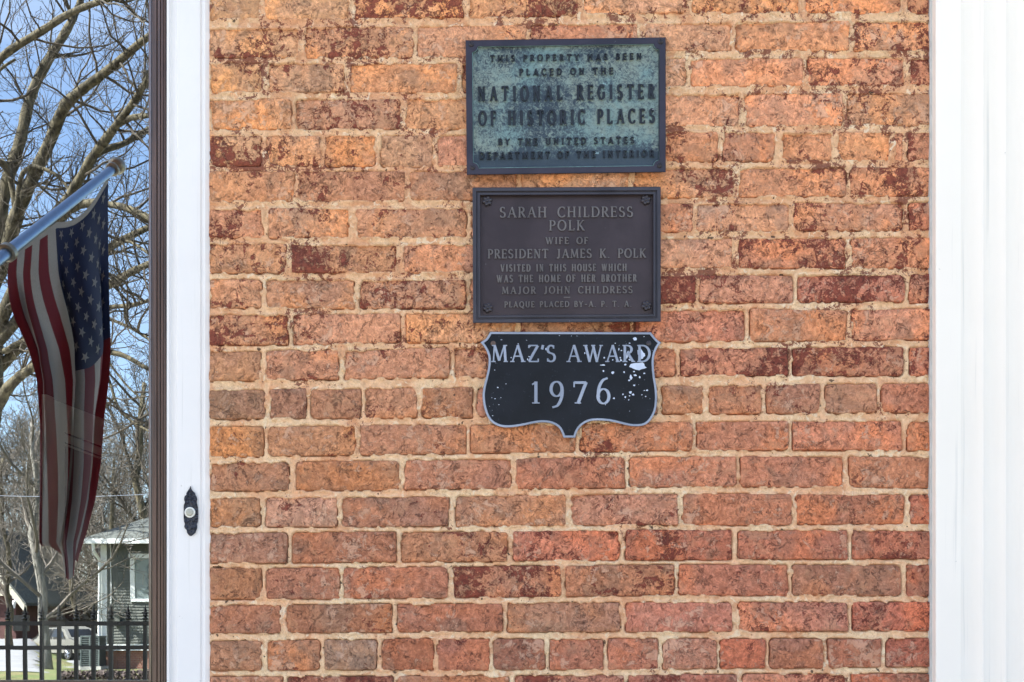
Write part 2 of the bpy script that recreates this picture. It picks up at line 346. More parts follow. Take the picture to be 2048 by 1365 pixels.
# colours read per brick; None = taken from the region
over = {  # (course, index): (sRGB, red wash amount)
 (0,0):((196,150,104),.25),(0,1):((206,160,112),.05),(0,2):((214,150,92),.95),(0,3):((212,158,106),.75),(0,4):((222,166,122),.6),(0,5):((222,160,104),.7),(0,6):((204,138,96),.75),
 (1,0):((198,150,110),.6),(1,1):((204,142,100),.72),(1,2):((204,156,118),.35),(1,5):((214,146,96),.1),(1,6):((214,150,106),.8),(1,7):((214,154,116),.45),
 (2,0):((200,150,102),.3),(2,1):((196,148,104),.7),(2,2):((212,148,94),.05),(2,5):((216,150,106),.2),(2,6):((200,138,106),.75),(2,4):((220,174,150),.1),
 (3,0):((204,142,90),.45),(3,1):((182,130,104),.75),(3,2):((206,148,98),.3),(3,5):((216,152,112),.35),(3,6):((188,148,114),.3),(3,7):((222,158,92),.9),
 (4,0):((198,156,108),.75),(4,1):((196,148,112),.55),(4,2):((212,142,86),.45),(4,3):((178,146,118),.45),(4,8):((188,128,92),.65),(4,9):((182,124,90),.6),(4,10):((204,142,98),.3),(4,11):((222,162,100),.55),(4,12):((196,138,104),.5),(4,13):((190,128,96),.75),
 (5,0):((206,142,90),.15),(5,1):((184,130,92),.5),(5,2):((180,128,94),.15),(5,3):((204,154,110),.1),(5,5):((204,140,98),.4),(5,6):((202,138,92),.7),(5,7):((192,126,92),.45),
 (6,0):((204,142,96),.75),(6,1):((202,144,102),.75),(6,2):((188,136,100),.75),(6,3):((186,148,132),.15),(6,5):((186,150,132),.45),(6,6):((196,140,106),.8),(6,7):((198,122,84),.8),
 (7,0):((202,144,98),.7),(7,1):((188,136,92),.8),(7,2):((186,140,116),.3),(7,5):((186,116,90),1.3),(7,6):((206,138,98),.55),(7,7):((200,140,100),.8),
 (8,0):((198,140,98),.75),(8,1):((180,132,98),.15),(8,2):((182,132,102),.8),(8,5):((180,126,106),.7),(8,6):((176,102,84),1.1),(8,7):((186,122,94),1.25),(8,8):((180,110,88),.7),
 (9,0):((196,136,96),.75),(9,1):((202,142,112),.3),(9,2):((212,158,108),.4),(9,5):((182,128,90),.15),(9,6):((208,142,108),.5),(9,7):((206,100,66),1.15),
 (10,0):((178,126,84),.1),(10,1):((184,126,96),.35),(10,2):((178,118,90),.35),(10,3):((186,138,100),.4),(10,5):((196,124,96),.8),(10,6):((178,118,90),.85),(10,7):((172,106,82),.6),
 (11,0):((146,110,84),.1),(11,1):((132,92,76),.05),(11,2):((160,116,84),.1),(11,3):((182,130,96),.25),(11,4):((156,106,72),.5),(11,7):((150,70,52),.9),(11,8):((168,116,80),.2),(11,9):((188,122,88),.3),(11,10):((158,112,88),.35),(11,11):((160,118,86),.15),(11,12):((182,112,84),.25),
 (12,0):((190,132,82),.15),(12,1):((178,124,84),.35),(12,2):((176,124,90),.2),(12,3):((168,118,84),.1),(12,4):((182,122,90),.1),(12,5):((182,120,88),.1),(12,6):((192,116,80),.45),
 (13,0):((160,112,78),.3),(13,1):((164,114,76),.1),(13,2):((170,116,84),.1),(13,3):((186,114,84),.1),(13,4):((184,120,92),.15),(13,5):((182,114,84),.1),(13,6):((186,122,84),.35),
 (14,0):((164,118,80),.1),(14,1):((192,150,130),.55),(14,2):((150,106,90),.2),(14,3):((176,128,94),.3),(14,4):((178,128,100),.35),(14,5):((188,112,80),.1),(14,6):((180,112,84),.2),(14,7):((158,86,72),.6),
 (15,0):((152,112,92),.15),(15,1):((156,96,68),.05),(15,2):((172,122,82),.5),(15,3):((206,112,84),.55),(15,4):((180,102,76),.6),(15,5):((190,114,86),.5),(15,6):((184,102,74),.5),
 (16,0):((164,112,76),.15),(16,1):((164,106,78),.2),(16,2):((164,100,74),.1),(16,3):((188,124,86),.85),(16,4):((182,122,80),.5),(16,5):((176,110,84),.15),(16,6):((160,112,88),.15),(16,7):((158,92,74),.3),
 (17,0):((146,96,72),.1),(17,1):((150,94,62),.05),(17,2):((164,104,76),.1),(17,3):((162,122,96),.15),(17,4):((188,112,90),.25),(17,5):((182,116,92),.6),(17,6):((178,90,66),.7),
 (18,0):((166,126,92),.1),(18,1):((176,122,82),.3),(18,2):((128,122,122),.15),(18,3):((156,86,54),.2),(18,4):((164,102,80),.3),(18,5):((140,92,70),.1),(18,6):((164,98,70),.1),(18,7):((176,104,80),.2),(18,8):((174,116,96),.2),(18,9):((164,92,68),.2),(18,10):((142,98,84),.4),(18,11):((170,108,78),.1),(18,12):((166,90,62),.1),
}
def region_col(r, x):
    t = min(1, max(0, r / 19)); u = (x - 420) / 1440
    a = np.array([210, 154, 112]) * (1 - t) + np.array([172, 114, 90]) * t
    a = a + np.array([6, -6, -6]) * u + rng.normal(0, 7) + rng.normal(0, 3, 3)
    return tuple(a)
wall = thing('brick_wall', 'old orange and red brick wall with worn lime mortar between the door casing and the fluted pilaster', 'brick wall', loc=(0, 0, 0))
brick_quads = []      # for the mortar
def sat(c, k=1.0): a = alb(c, 1.0); g = (a[0]+a[1]+a[2])/3; s_ = 0.80; a = [g+(v-g)*s_ for v in a[:3]]; return (a[0]*1.35, a[1]*1.19, a[2]*1.01)
def make_brick(xa, xb, r, col, amt, big=False):
    jw = 5.2
    x0 = xa + (jw + random.uniform(-1.6, 1.6) if xa > 421 else random.uniform(-1.5, 1.0)); x1 = xb - (jw + random.uniform(-1.6, 1.6) if xb < 1868 else 0)
    c = [(x0, rowy(r, x0, 0)), (x1, rowy(r, x1, 0)), (x1, rowy(r, x1, 1)), (x0, rowy(r, x0, 1))]
    c = [(a + random.uniform(-1.2, 1.2), b + random.uniform(-1.0, 1.0)) for a, b in c]
    # rounded, uneven outline, clockwise in photo space
    out = []; seed = random.random() * 100
    rad = [random.choice([3, 4, 5, 6, 8, 11]) * 0.9 for _ in range(4)]
    for i in range(4):
        p = Vector(c[i]); q = Vector(c[(i+1) % 4]); o = Vector(c[i-1])
        d1 = (q - p); L = d1.length; d1 = d1 / L; d0 = (o - p).normalized(); rr = min(rad[i], L*0.3); rn = min(rad[(i+1) % 4], L*0.3)
        for k in range(4):      # corner arc
            a = k / 3 * math.pi / 2
            out.append(p + d0 * rr * (1 - math.sin(a)) + d1 * rr * (1 - math.cos(a)))
        n = max(2, int((L - rr - rn) / 9))
        for k in range(1, n): out.append(p + d1 * (rr + (L - rr - rn) * k / n))
    ctr = Vector((sum(p.x for p in out)/len(out), sum(p.y for p in out)/len(out)))
    rough = random.uniform(0.5, 1.3) * (1.25 if r < 12 + TOP else 0.95)
    ol = []
    for i, p in enumerate(out):
        nx = mnoise.noise(Vector((p.x*0.055, p.y*0.055, seed))) * 1.9 + mnoise.noise(Vector((p.x*0.19, p.y*0.19, seed+9))) * 1.15
        dirv = Vector((p.x - ctr.x, (p.y - ctr.y)*2.4)).normalized()
        ol.append(p + dirv * nx * rough)
    n = len(ol); face = random.uniform(-0.0012, 0.0010); tx, tz = random.uniform(-6e-3, 6e-3), random.uniform(-12e-3, 12e-3)
    bulge = random.uniform(0.0, 0.0014)
    def ring(inset, y, tilt=1.0):
        res = []
        for p in ol:
            v = ctr - p; dl = v.length
            # inset by a fixed amount towards the centre line
            q = Vector((p.x + math.copysign(min(abs(v.x), inset), v.x) if abs(v.x) > 1e-6 else p.x, p.y + math.copysign(min(abs(v.y), inset), v.y)))
            yy = y + ((q.x-ctr.x)*tx + (q.y-ctr.y)*tz) * 0.001 * 8 * tilt
            res.append(W(q.x, q.y, 0)[0:1] + (yy,) + W(q.x, q.y, 0)[2:3])
        return res
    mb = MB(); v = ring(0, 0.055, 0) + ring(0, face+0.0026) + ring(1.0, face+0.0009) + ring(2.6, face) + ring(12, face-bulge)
    f = []
    for k in range(4):
        for i in range(n):
            j = (i+1) % n; f.append((k*n+i, k*n+j, (k+1)*n+j, (k+1)*n+i))
    f.append(tuple(4*n+i for i in range(n)))
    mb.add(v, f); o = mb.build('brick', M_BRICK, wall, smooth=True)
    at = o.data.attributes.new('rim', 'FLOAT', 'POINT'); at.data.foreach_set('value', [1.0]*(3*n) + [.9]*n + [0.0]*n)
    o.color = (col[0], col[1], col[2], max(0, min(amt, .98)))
    xs = [p.x for p in ol]; ys = [p.y for p in ol]
    brick_quads.append((c, min(xs), max(xs), min(ys), max(ys), np.array([(p.x, p.y) for p in ol])))
    return o
for r in range(len(rows)):
    js = [420] + joints[r] + [1872]
    pr = r - TOP
    for i in range(len(js) - 1):
        if js[i+1] - js[i] < 8: continue
        xm = (js[i] + js[i+1]) / 2
        if (pr, i) in over:
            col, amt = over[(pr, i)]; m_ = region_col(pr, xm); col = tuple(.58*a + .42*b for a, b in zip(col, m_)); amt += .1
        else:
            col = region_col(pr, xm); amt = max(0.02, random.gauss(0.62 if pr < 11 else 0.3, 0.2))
        make_brick(js[i], js[i+1], r, sat(col), amt)

# mortar: one fine sheet, hollowed behind the bricks, lapping unevenly over their edges
def vnoise(x, y, s, seed):
    x = x / s; y = y / s; xi = np.floor(x).astype(int); yi = np.floor(y).astype(int); fx = x - xi; fy = y - yi
    fx = fx*fx*(3-2*fx); fy = fy*fy*(3-2*fy)
    def h(a, b):
        n = (a*374761393 + b*668265263 + seed*974711) & 0x7fffffff; n = ((n ^ (n >> 13)) * 1274126177) & 0x7fffffff
        return ((n ^ (n >> 16)) & 0xffff) / 65535.0
    return (h(xi, yi)*(1-fx)+h(xi+1, yi)*fx)*(1-fy) + (h(xi, yi+1)*(1-fx)+h(xi+1, yi+1)*fx)*fy - 0.5
step = 2.6
gx = np.arange(419, 1874, step); gy = np.arange(-225, 1620, step)
X, Y = np.meshgrid(gx, gy); DD = np.full(X.shape, 99.0)
for (c, xa, xb, ya, yb, poly) in brick_quads:
    i0 = max(0, int((xa-12-gx[0])/step)); i1 = int((xb+12-gx[0])/step)+1; j0 = max(0, int((ya-12-gy[0])/step)); j1 = int((yb+12-gy[0])/step)+1
    sx_ = X[j0:j1, i0:i1]; sy_ = Y[j0:j1, i0:i1]
    if sx_.size == 0: continue
    d2 = np.full(sx_.shape, 1e9); inside = np.zeros(sx_.shape, bool); n = len(poly)
    for k in range(n):
        ax_, ay_ = poly[k]; bx_, by_ = poly[(k+1) % n]; ex, ey = bx_-ax_, by_-ay_; L2 = ex*ex+ey*ey+1e-9
        t_ = np.clip(((sx_-ax_)*ex+(sy_-ay_)*ey)/L2, 0, 1); d2 = np.minimum(d2, (sx_-ax_-t_*ex)**2+(sy_-ay_-t_*ey)**2)
        cr = ((ay_ > sy_) != (by_ > sy_)); xi_ = ax_ + (sy_-ay_)*ex/(ey if abs(ey) > 1e-9 else 1e-9); inside ^= cr & (sx_ < xi_)
    d = np.sqrt(d2); d[inside] *= -1
    DD[j0:j1, i0:i1] = np.minimum(DD[j0:j1, i0:i1], d)
n1 = vnoise(X, Y, 26, 1); n2 = vnoise(X, Y, 9, 2); n3 = vnoise(X, Y, 4.2, 3); n4 = vnoise(X, Y, 70, 4)
upw = np.clip((900 - Y) / 700, 0, 1)
smear = n1*1.5 + n2*1.6 + n4*1.2 + upw*0.75          # where positive the mortar laps over the arris
lapw = np.clip(1.2 + smear*3.2, 0.2, 5.0)
joint = 0.0030 - 0.0014*upw + n1*0.0014 + n2*0.0012 + n3*0.0011 - 0.0012*upw
lap = 0.0010 - np.clip(smear, 0, 1)*0.0030 + n3*0.0008
inner = 0.016
tt = np.clip((DD + lapw) / 2.0, 0, 1)                 # 0 well inside a brick, 1 out in the joint
edge_y = np.where(DD > 0, np.minimum(joint, np.where(smear > 0.1, lap + 0.0006*np.clip(DD, 0, 6), joint)), lap)
Yd = edge_y*tt + inner*(1-tt)
# a shallow crack line along most arrises
Yd = Yd + np.where((np.abs(DD) < 1.6) & (smear < 0.12) & (n1 + n4*.6 > 0.0), 0.0022, 0)
H, Wd = X.shape
co = np.stack([(X-1024)/1000, Yd, EYE + (HOR-Y)/1000], -1).reshape(-1, 3)
idx = np.arange(H*Wd).reshape(H, Wd); q = np.stack([idx[:-1, :-1], idx[1:, :-1], idx[1:, 1:], idx[:-1, 1:]], -1).reshape(-1, 4)
Dm = np.maximum(np.maximum(DD[:-1, :-1], DD[1:, :-1]), np.maximum(DD[1:, 1:], DD[:-1, 1:])).reshape(-1)
q = q[Dm > -9]
me = bpy.data.meshes.new('mortar'); me.vertices.add(len(co)); me.vertices.foreach_set('co', co.ravel())
me.loops.add(q.size); me.loops.foreach_set('vertex_index', q.ravel().astype(np.int32)); me.polygons.add(len(q))
me.polygons.foreach_set('loop_start', np.arange(0, q.size, 4, dtype=np.int32)); me.materials.append(M_MORTAR)
me.update(); me.validate(); me.shade_smooth()
mo = bpy.data.objects.new('mortar', me); COL.objects.link(mo); mo.parent = wall; mo['kind'] = 'stuff'

# ------------------------------------------------------------------ raised roman lettering
def arc(cx, cy, rx, ry, a0, a1, n=14):
    return [(cx + rx*math.cos(math.radians(a0+(a1-a0)*i/n)), cy + ry*math.sin(math.radians(a0+(a1-a0)*i/n))) for i in range(n+1)]
# glyph: (advance width, strokes [(points, mode)], serifs [(x, y, half length)]); mode T thick, t thin, c by direction
G = {
 'A': (.84, [([(.10,0),(.42,1)],'t'), ([(.42,1),(.74,0)],'T'), ([(.22,.34),(.63,.34)],'t')], [(.10,0,.13),(.75,0,.14)]),
 'B': (.64, [([(.14,0),(.14,1)],'T'), ([(.14,.97)]+arc(.30,.755,.22,.215,90,-90)+[(.14,.54)],'c'), ([(.14,.54)]+arc(.32,.285,.26,.255,90,-90)+[(.14,.03)],'c')], [(.10,0,.10),(.10,1,.10)]),
 'C': (.76, [(arc(.43,.5,.36,.48,48,312,22),'c'), ([(.68,.98),(.68,.76)],'t'), ([(.69,.24),(.69,.06)],'t')], []),
 'D': (.80, [([(.14,0),(.14,1)],'T'), ([(.14,.97)]+arc(.32,.5,.42,.47,90,-90,18)+[(.14,.03)],'c')], [(.11,0,.11),(.11,1,.11)]),
 'E': (.62, [([(.14,0),(.14,1)],'T'), ([(.14,.97),(.56,.97)],'t'), ([(.14,.52),(.46,.52)],'t'), ([(.14,.03),(.58,.03)],'t'), ([(.55,.98),(.55,.82)],'t'), ([(.57,.02),(.57,.2)],'t'), ([(.46,.60),(.46,.44)],'t')], [(.11,0,.11),(.11,1,.11)]),
 'F': (.58, [([(.14,0),(.14,1)],'T'), ([(.14,.97),(.54,.97)],'t'), ([(.14,.52),(.44,.52)],'t'), ([(.53,.98),(.53,.80)],'t'), ([(.44,.60),(.44,.44)],'t')], [(.14,0,.15),(.11,1,.11)]),
 'G': (.80, [(arc(.43,.5,.36,.48,48,318,22),'c'), ([(.69,.45),(.69,.10)],'T'), ([(.67,.98),(.67,.78)],'t')], [(.67,.45,.13)]),
 'H': (.84, [([(.15,0),(.15,1)],'T'), ([(.69,0),(.69,1)],'T'), ([(.15,.52),(.69,.52)],'t')], [(.15,0,.15),(.15,1,.15),(.69,0,.15),(.69,1,.15)]),
 'I': (.36, [([(.18,0),(.18,1)],'T')], [(.18,0,.15),(.18,1,.15)]),
 'J': (.50, [([(.32,1),(.32,.22)]+arc(.17,.20,.15,.19,0,-130,9),'T')], [(.30,1,.16)]),
 'K': (.78, [([(.15,0),(.15,1)],'T'), ([(.64,1),(.20,.46)],'t'), ([(.30,.58),(.68,0)],'T')], [(.15,0,.15),(.15,1,.15),(.64,1,.11),(.69,0,.12)]),
 'L': (.60, [([(.15,0),(.15,1)],'T'), ([(.15,.03),(.56,.03)],'t'), ([(.55,.02),(.55,.22)],'t')], [(.15,1,.15),(.12,0,.12)]),
 'M': (1.0, [([(.13,0),(.19,1)],'t'), ([(.19,1),(.49,.08)],'T'), ([(.49,.08),(.79,1)],'t'), ([(.79,1),(.86,0)],'T')], [(.13,0,.13),(.87,0,.13),(.14,1,.10),(.85,1,.10)]),
 'N': (.84, [([(.15,0),(.15,1)],'t'), ([(.15,1),(.69,0)],'T'), ([(.69,0),(.69,1)],'t')], [(.15,0,.13),(.12,1,.11),(.69,1,.14)]),
 'O': (.88, [(arc(.44,.5,.37,.48,0,360,28),'c')], []),
 'P': (.62, [([(.15,0),(.15,1)],'T'), ([(.15,.97)]+arc(.30,.72,.27,.25,90,-90)+[(.15,.47)],'c')], [(.15,0,.15),(.11,1,.10)]),
 'Q': (.88, [(arc(.44,.5,.37,.48,0,360,28),'c'), ([(.44,.12),(.60,-.10),(.86,-.18)],'T')], []),
 'R': (.72, [([(.15,0),(.15,1)],'T'), ([(.15,.97)]+arc(.30,.74,.25,.23,90,-90)+[(.15,.51)],'c'), ([(.34,.51),(.64,.02)],'T')], [(.15,0,.15),(.11,1,.10),(.69,0,.08)]),
 'S': (.60, [(arc(.30,.745,.20,.225,55,265,14)+arc(.30,.265,.22,.24,85,-140,14)[1:],'c'), ([(.45,.98),(.45,.79)],'t'), ([(.10,.02),(.10,.22)],'t')], []),
 'T': (.74, [([(.37,0),(.37,1)],'T'), ([(.05,.97),(.69,.97)],'t'), ([(.05,.99),(.05,.80)],'t'), ([(.69,.99),(.69,.80)],'t')], [(.37,0,.15)]),
 'U': (.82, [([(.15,1),(.15,.34)]+arc(.41,.30,.26,.28,180,360,14)+[(.67,1)],'c')], [(.15,1,.15),(.67,1,.14)]),
 'V': (.80, [([(.10,1),(.41,0)],'T'), ([(.41,0),(.70,1)],'t')], [(.10,1,.13),(.71,1,.12)]),
 'W': (1.14, [([(.10,1),(.36,0)],'T'), ([(.36,0),(.60,1)],'t'), ([(.55,1),(.80,0)],'T'), ([(.80,0),(1.04,1)],'t')], [(.10,1,.13),(.57,1,.12),(1.05,1,.11)]),
 'Y': (.76, [([(.08,1),(.38,.46)],'T'), ([(.38,.46),(.67,1)],'t'), ([(.38,0),(.38,.48)],'T')], [(.08,1,.12),(.68,1,.11),(.38,0,.15)]),
 'Z': (.70, [([(.08,.97),(.62,.97)],'t'), ([(.62,.97),(.08,.03)],'T'), ([(.08,.03),(.64,.03)],'t'), ([(.08,.99),(.08,.82)],'t'), ([(.64,.01),(.64,.20)],'t')], []),
 '1': (.56, [([(.26,0),(.26,1)],'T'), ([(.26,.97),(.06,.86)],'t')], [(.26,0,.20)]),
 '9': (.78, [(arc(.36,.66,.29,.33,0,360,24),'c'), (arc(.13,.55,.53,.75,14,-62,14)+[(.14,-.18)],'c')], []),
 '7': (.80, [([(.08,.95),(.72,.95)],'T7'), ([(.72,.97),(.28,0)],'T'), ([(.08,.99),(.08,.74)],'t')], [(.28,0,.17)]),
 '6': (.80, [(arc(.40,.33,.29,.33,0,360,24),'c'), (arc(.66,.45,.53,.72,194,118,14)+[(.62,1.16)],'c')], []),
 '.': (.26, [([(.12,0),(.12,.10)],'T')], []),
 "'": (.07, [([(.06,1),(.0,.74)],'T')], []),
 '-': (.55, [([(.04,.42),(.50,.42)],'t')], []),
 ' ': (.42, [], []),
}
def ribbon(mb, pts, ws, fmap, hz, bev):
    """raised stroke: sloping flanks up to a flat top; fmap maps (u,v) on the plate to world, hz = height"""
    P = [Vector(p) for p in pts]; n = len(P); closed = (P[0]-P[-1]).length < 1e-4
    if closed: P = P[:-1]; ws = ws[:-1]; n -= 1
    L = []
    for i in range(n):
        if closed: a, b = P[i-1], P[(i+1) % n]
        else: a, b = P[max(i-1, 0)], P[min(i+1, n-1)]
        t = (b-a).normalized(); nn = Vector((-t.y, t.x)); m = 1.0
        if 0 < i < n-1 or closed:
            t1 = (P[i]-P[i-1]).normalized(); m = 1/max(0.6, abs(nn.dot(Vector((-t1.y, t1.x)))))
        L.append((P[i], nn*m, ws[i]))
    base = []
    for (p, nn, w) in L:
        for s, off, h in ((1, w/2+bev, 0), (1, w/2-bev*0.3, hz), (-1, w/2-bev*0.3, hz), (-1, w/2+bev, 0)):
            q = p + nn*off*s; base.append(fmap(q.x, q.y, h))
    f = []; m = n if closed else n-1
    for i in range(m):
        j = (i+1) % n
        for k in range(3): f.append((4*i+k, 4*i+k+1, 4*j+k+1, 4*j+k))
    if not closed: f += [(0, 3, 2, 1), (4*n-4, 4*n-3, 4*n-2, 4*n-1)]
    mb.add(base, f)
def glyph(mb, ch, u0, v0, sx, sy, fmap, T, t, hz, bev):
    adv, st, sf = G[ch]; eps = 0
    for pts, mode in st:
        P = [(u0+a*sx, v0+b*sy) for a, b in pts]; ws = []
        for i in range(len(P)):
            a, b = P[max(i-1, 0)], P[min(i+1, len(P)-1)]
            if mode == 'c' and len(P) > 20 and (P[0][0]-P[-1][0])**2+(P[0][1]-P[-1][1])**2 < 1e-9 and i in (0, len(P)-1): a, b = P[-2], P[1]
            dx, dy = b[0]-a[0], b[1]-a[1]; l = math.hypot(dx, dy)+1e-9
            ws.append(T if mode == 'T' else t if mode == 't' else 0.8*T if mode == 'T7' else t + (T-t)*(abs(dy)/l)**1.3)
        ribbon(mb, P, ws, fmap, hz+eps, bev); eps += hz*0.02
    for (x, y, hl) in sf:
        yy = v0 + (y*sy - t*0.40 if y > 0.5 else y*sy + t*0.40)
        ribbon(mb, [(u0+x*sx-hl*sx, yy), (u0+x*sx+hl*sx, yy)], [t*0.8]*2, fmap, hz+eps, bev*0.8); eps += hz*0.015
def text(txt, x0, x1, ybot, h, fmap, mat, parent, T=.15, t=.07, narrow=1.0, hz=0.0012, bev=0.35, name='text_line', gap=1.0):
    """fits txt between photo columns x0..x1, baseline ybot, cap height h; all in millimetres on the plate"""
    adv = [G[c][0]*h*narrow*(gap if c == ' ' else 1) for c in txt]; extra_ = (x1-x0-sum(adv))/max(1, len(txt)-1)
    u = x0; line = bpy.data.objects.new(name, None); COL.objects.link(line); line.parent = parent
    for c, a in zip(txt, adv):
        if c != ' ':
            mb = MB(); glyph(mb, c, u, 0, h*narrow, h, lambda p, q, z: fmap(p, ybot-q, z), T*h, t*h, hz, bev)
            fixnorm(mb.build('letter' if c.isalpha() else 'numeral' if c.isdigit() else 'mark', mat, line))
        u += a + extra_
    return line

# ------------------------------------------------------------------ the three plaques
def quadmap(tl, tr, br, bl, yface):
    """plate coordinates (photo columns and rows of an upright plate) leaned to the real corners"""
    x0, x1 = tl[0], tr[0]; y0, y1 = (tl[1]+tr[1])/2, (bl[1]+br[1])/2
    def f(px, py, z=0.0):
        s = (px-x0)/(x1-x0); t = (py-y0)/(y1-y0)
        X_ = (1-t)*((1-s)*tl[0]+s*tr[0]) + t*((1-s)*bl[0]+s*br[0]); Y_ = (1-t)*((1-s)*tl[1]+s*tr[1]) + t*((1-s)*bl[1]+s*br[1])
        return W(X_, Y_, yface - z)
    return f
def loop_rings(mb, rings, cap=True, m=0):
    n = len(rings[0]); v = [p for r in rings for p in r]; f = []
    for k in range(len(rings)-1):
        for i in range(n): j = (i+1) % n; f.append((k*n+i, k*n+j, (k+1)*n+j, (k+1)*n+i))
    if cap: f.append(tuple((len(rings)-1)*n+i for i in range(n)))
    mb.add(v, f, m)
def rect(x0, y0, x1, y1, f, z): return [f(x0, y0, z), f(x1, y0, z), f(x1, y1, z), f(x0, y1, z)]
def screw(parent, f, px, py, r, z, ang, mat, dome=2.6, slot=True, name='screw'):
    c = Vector(f(px, py, z)); mb = MB(); k = r/1000
    prof = [(-0.001, k)] + [(dome/1000*math.sin(a), k*math.cos(a)) for a in (0.0, .35, .7, 1.05, 1.35)]
    mb.lathe(c, (0, -1, 0), prof, 16)
    if slot:
        d = Vector((math.cos(ang), 0, math.sin(ang))); w = Vector((-d.z, 0, d.x))*0.0007; y = c.y-dome/1000-0.0001
        for (s0, s1) in ((-0.86, 0.86),):
            a = c + d*k*s0; b = c + d*k*s1
            mb.add([(a.x-w.x, y+.0004, a.z-w.z), (b.x-w.x, y+.0004, b.z-w.z), (b.x+w.x, y+.0004, b.z+w.z), (a.x+w.x, y+.0004, a.z+w.z),
                    (a.x-w.x, y, a.z-w.z), (b.x-w.x, y, b.z-w.z), (b.x+w.x, y, b.z+w.z), (a.x+w.x, y, a.z+w.z)], [(4,5,6,7),(0,1,5,4),(2,3,7,6)], 1)
    return mb.build(name, [mat, M_SLOT], parent, smooth=True, angle=40)
M_SLOT = simple('screw_slot', (0.012, 0.011, 0.014, 1), 0.8)

# plaque one
P1 = thing('plaque', 'green verdigris bronze plaque with big raised letters, topmost of the three plaques', 'plaque', 'plaques screwed to the brick wall', W(1132, 213, -0.004))

f1 = quadmap((931, 81), (1331.5, 75), (1331.5, 345), (933.5, 350.5), -0.007)
TH = 0.011
def notch(x0, y0, x1, y1, r, f, z, n=5):
    """rectangle with scooped corners"""
    o = []
    for (cx, cy, a0) in ((x0, y0, 90), (x1, y0, 180), (x1, y1, 270), (x0, y1, 0)):
        seq = [a0 - 90*i/n for i in range(n+1)]
        for a in seq:
            w = math.radians(a); o.append(f(cx + r*math.cos(w), cy + r*math.sin(w), z))
    return o
X0, Y0, X1, Y1 = 931, 78, 1331.5, 347.75
mb = MB(); nn_ = 6
outer = []
def bevel_rect(x0, y0, x1, y1, f, z, per=6):
    o = []
    for (a, b, c, d) in ((x0, y0, x0, y0), (x1, y0, x1, y0), (x1, y1, x1, y1), (x0, y1, x0, y1)):
        o += [f(a, b, z)]*per
    return o
# frame: sides, bevel, face ring to the scooped opening, then the inner step
mb.add([], [])
sq = lambda i, z: rect(X0+i, Y0+i, X1-i, Y1-i, f1, z)
loop_rings(mb, [sq(9, -0.001), sq(0, -0.001), sq(0, TH-0.0015), sq(1.4, TH)], cap=False)
no = notch(X0+12.5, Y0+12.5, X1-12.5, Y1-12.5, 11, f1, TH)
so_ = sq(1.4, TH)
n0 = len(mb.v); mb.v += so_ + no; k = 6
for ci in range(4):
    c0 = n0+ci; c1 = n0+(ci+1) % 4; b = n0+4+ci*k
    for i in range(k-1): mb.f.append((c0, b+i, b+i+1)); mb.mi.append(0)
    mb.f.append((c0, b+k-1, n0+4+((ci+1) % 4)*k, c1)); mb.mi.append(0)
ni = notch(X0+14.5, Y0+14.5, X1-14.5, Y1-14.5, 11.5, f1, TH-0.0048)
loop_rings(mb, [no, ni], cap=False)
fr = fixnorm(mb.build('frame', M_BRZ1, P1)); 
mb = MB(); loop_rings(mb, [notch(X0+12.9, Y0+12.9, X1-12.9, Y1-12.9, 11.4, f1, TH-0.0056), notch(X0+18, Y0+18, X1-18, Y1-18, 12, f1, TH-0.0064)]); fi = fixnorm(mb.build('field', M_VERD, P1))
# thin light arris where the verdigris has gathered round the opening
mb = MB(); a_ = notch(X0+13.3, Y0+13.3, X1-13.3, Y1-13.3, 11.2, f1, TH-0.0022); a_.append(a_[0]); mb.tube(a_, 0.00075, 5, cap=False)
ar = mb.build('raised_border', simple('pale_verdigris', alb((122, 158, 158)), 0.8, 0.3, 70), P1, smooth=True)
kids = [fr, fi, ar]
g1 = lambda p, q, z: f1(p, q, TH-0.0064+z)
for (tx, xa, xb, yb, h, T, t, nar, gp) in (
   ('THIS PROPERTY HAS BEEN', 980, 1283, 121.5, 12.5, .20, .12, .95, .9), ('PLACED ON THE', 1038, 1226, 150, 13, .20, .12, .95, .9),
   ('NATIONAL REGISTER', 955, 1309, 200, 29, .15, .085, .60, 1.5), ('OF HISTORIC PLACES', 956, 1309, 249, 29, .15, .085, .60, 1.0),
   ('BY THE UNITED STATES', 995, 1268, 289, 13, .20, .12, .95, .9), ('DEPARTMENT OF THE INTERIOR', 957, 1308, 316, 13, .20, .12, .92, .8)):
    kids.append(text(tx, xa, xb, yb, h, g1, M_LET1, P1, T, t, nar, hz=0.0036, bev=0.5, gap=gp))
for (x, y, a) in ((942.5, 89, 2.2), (1321.5, 83.5, 1.75), (943, 335.5, 2.7), (1319, 331, 1.0)):
    kids.append(screw(P1, f1, x, Y0+(y-(81-(x-931)*0.015))*1.0, 5.6, TH, a, M_SCREW))
bpy.context.view_layer.update()
for o in kids: atP(P1, o)

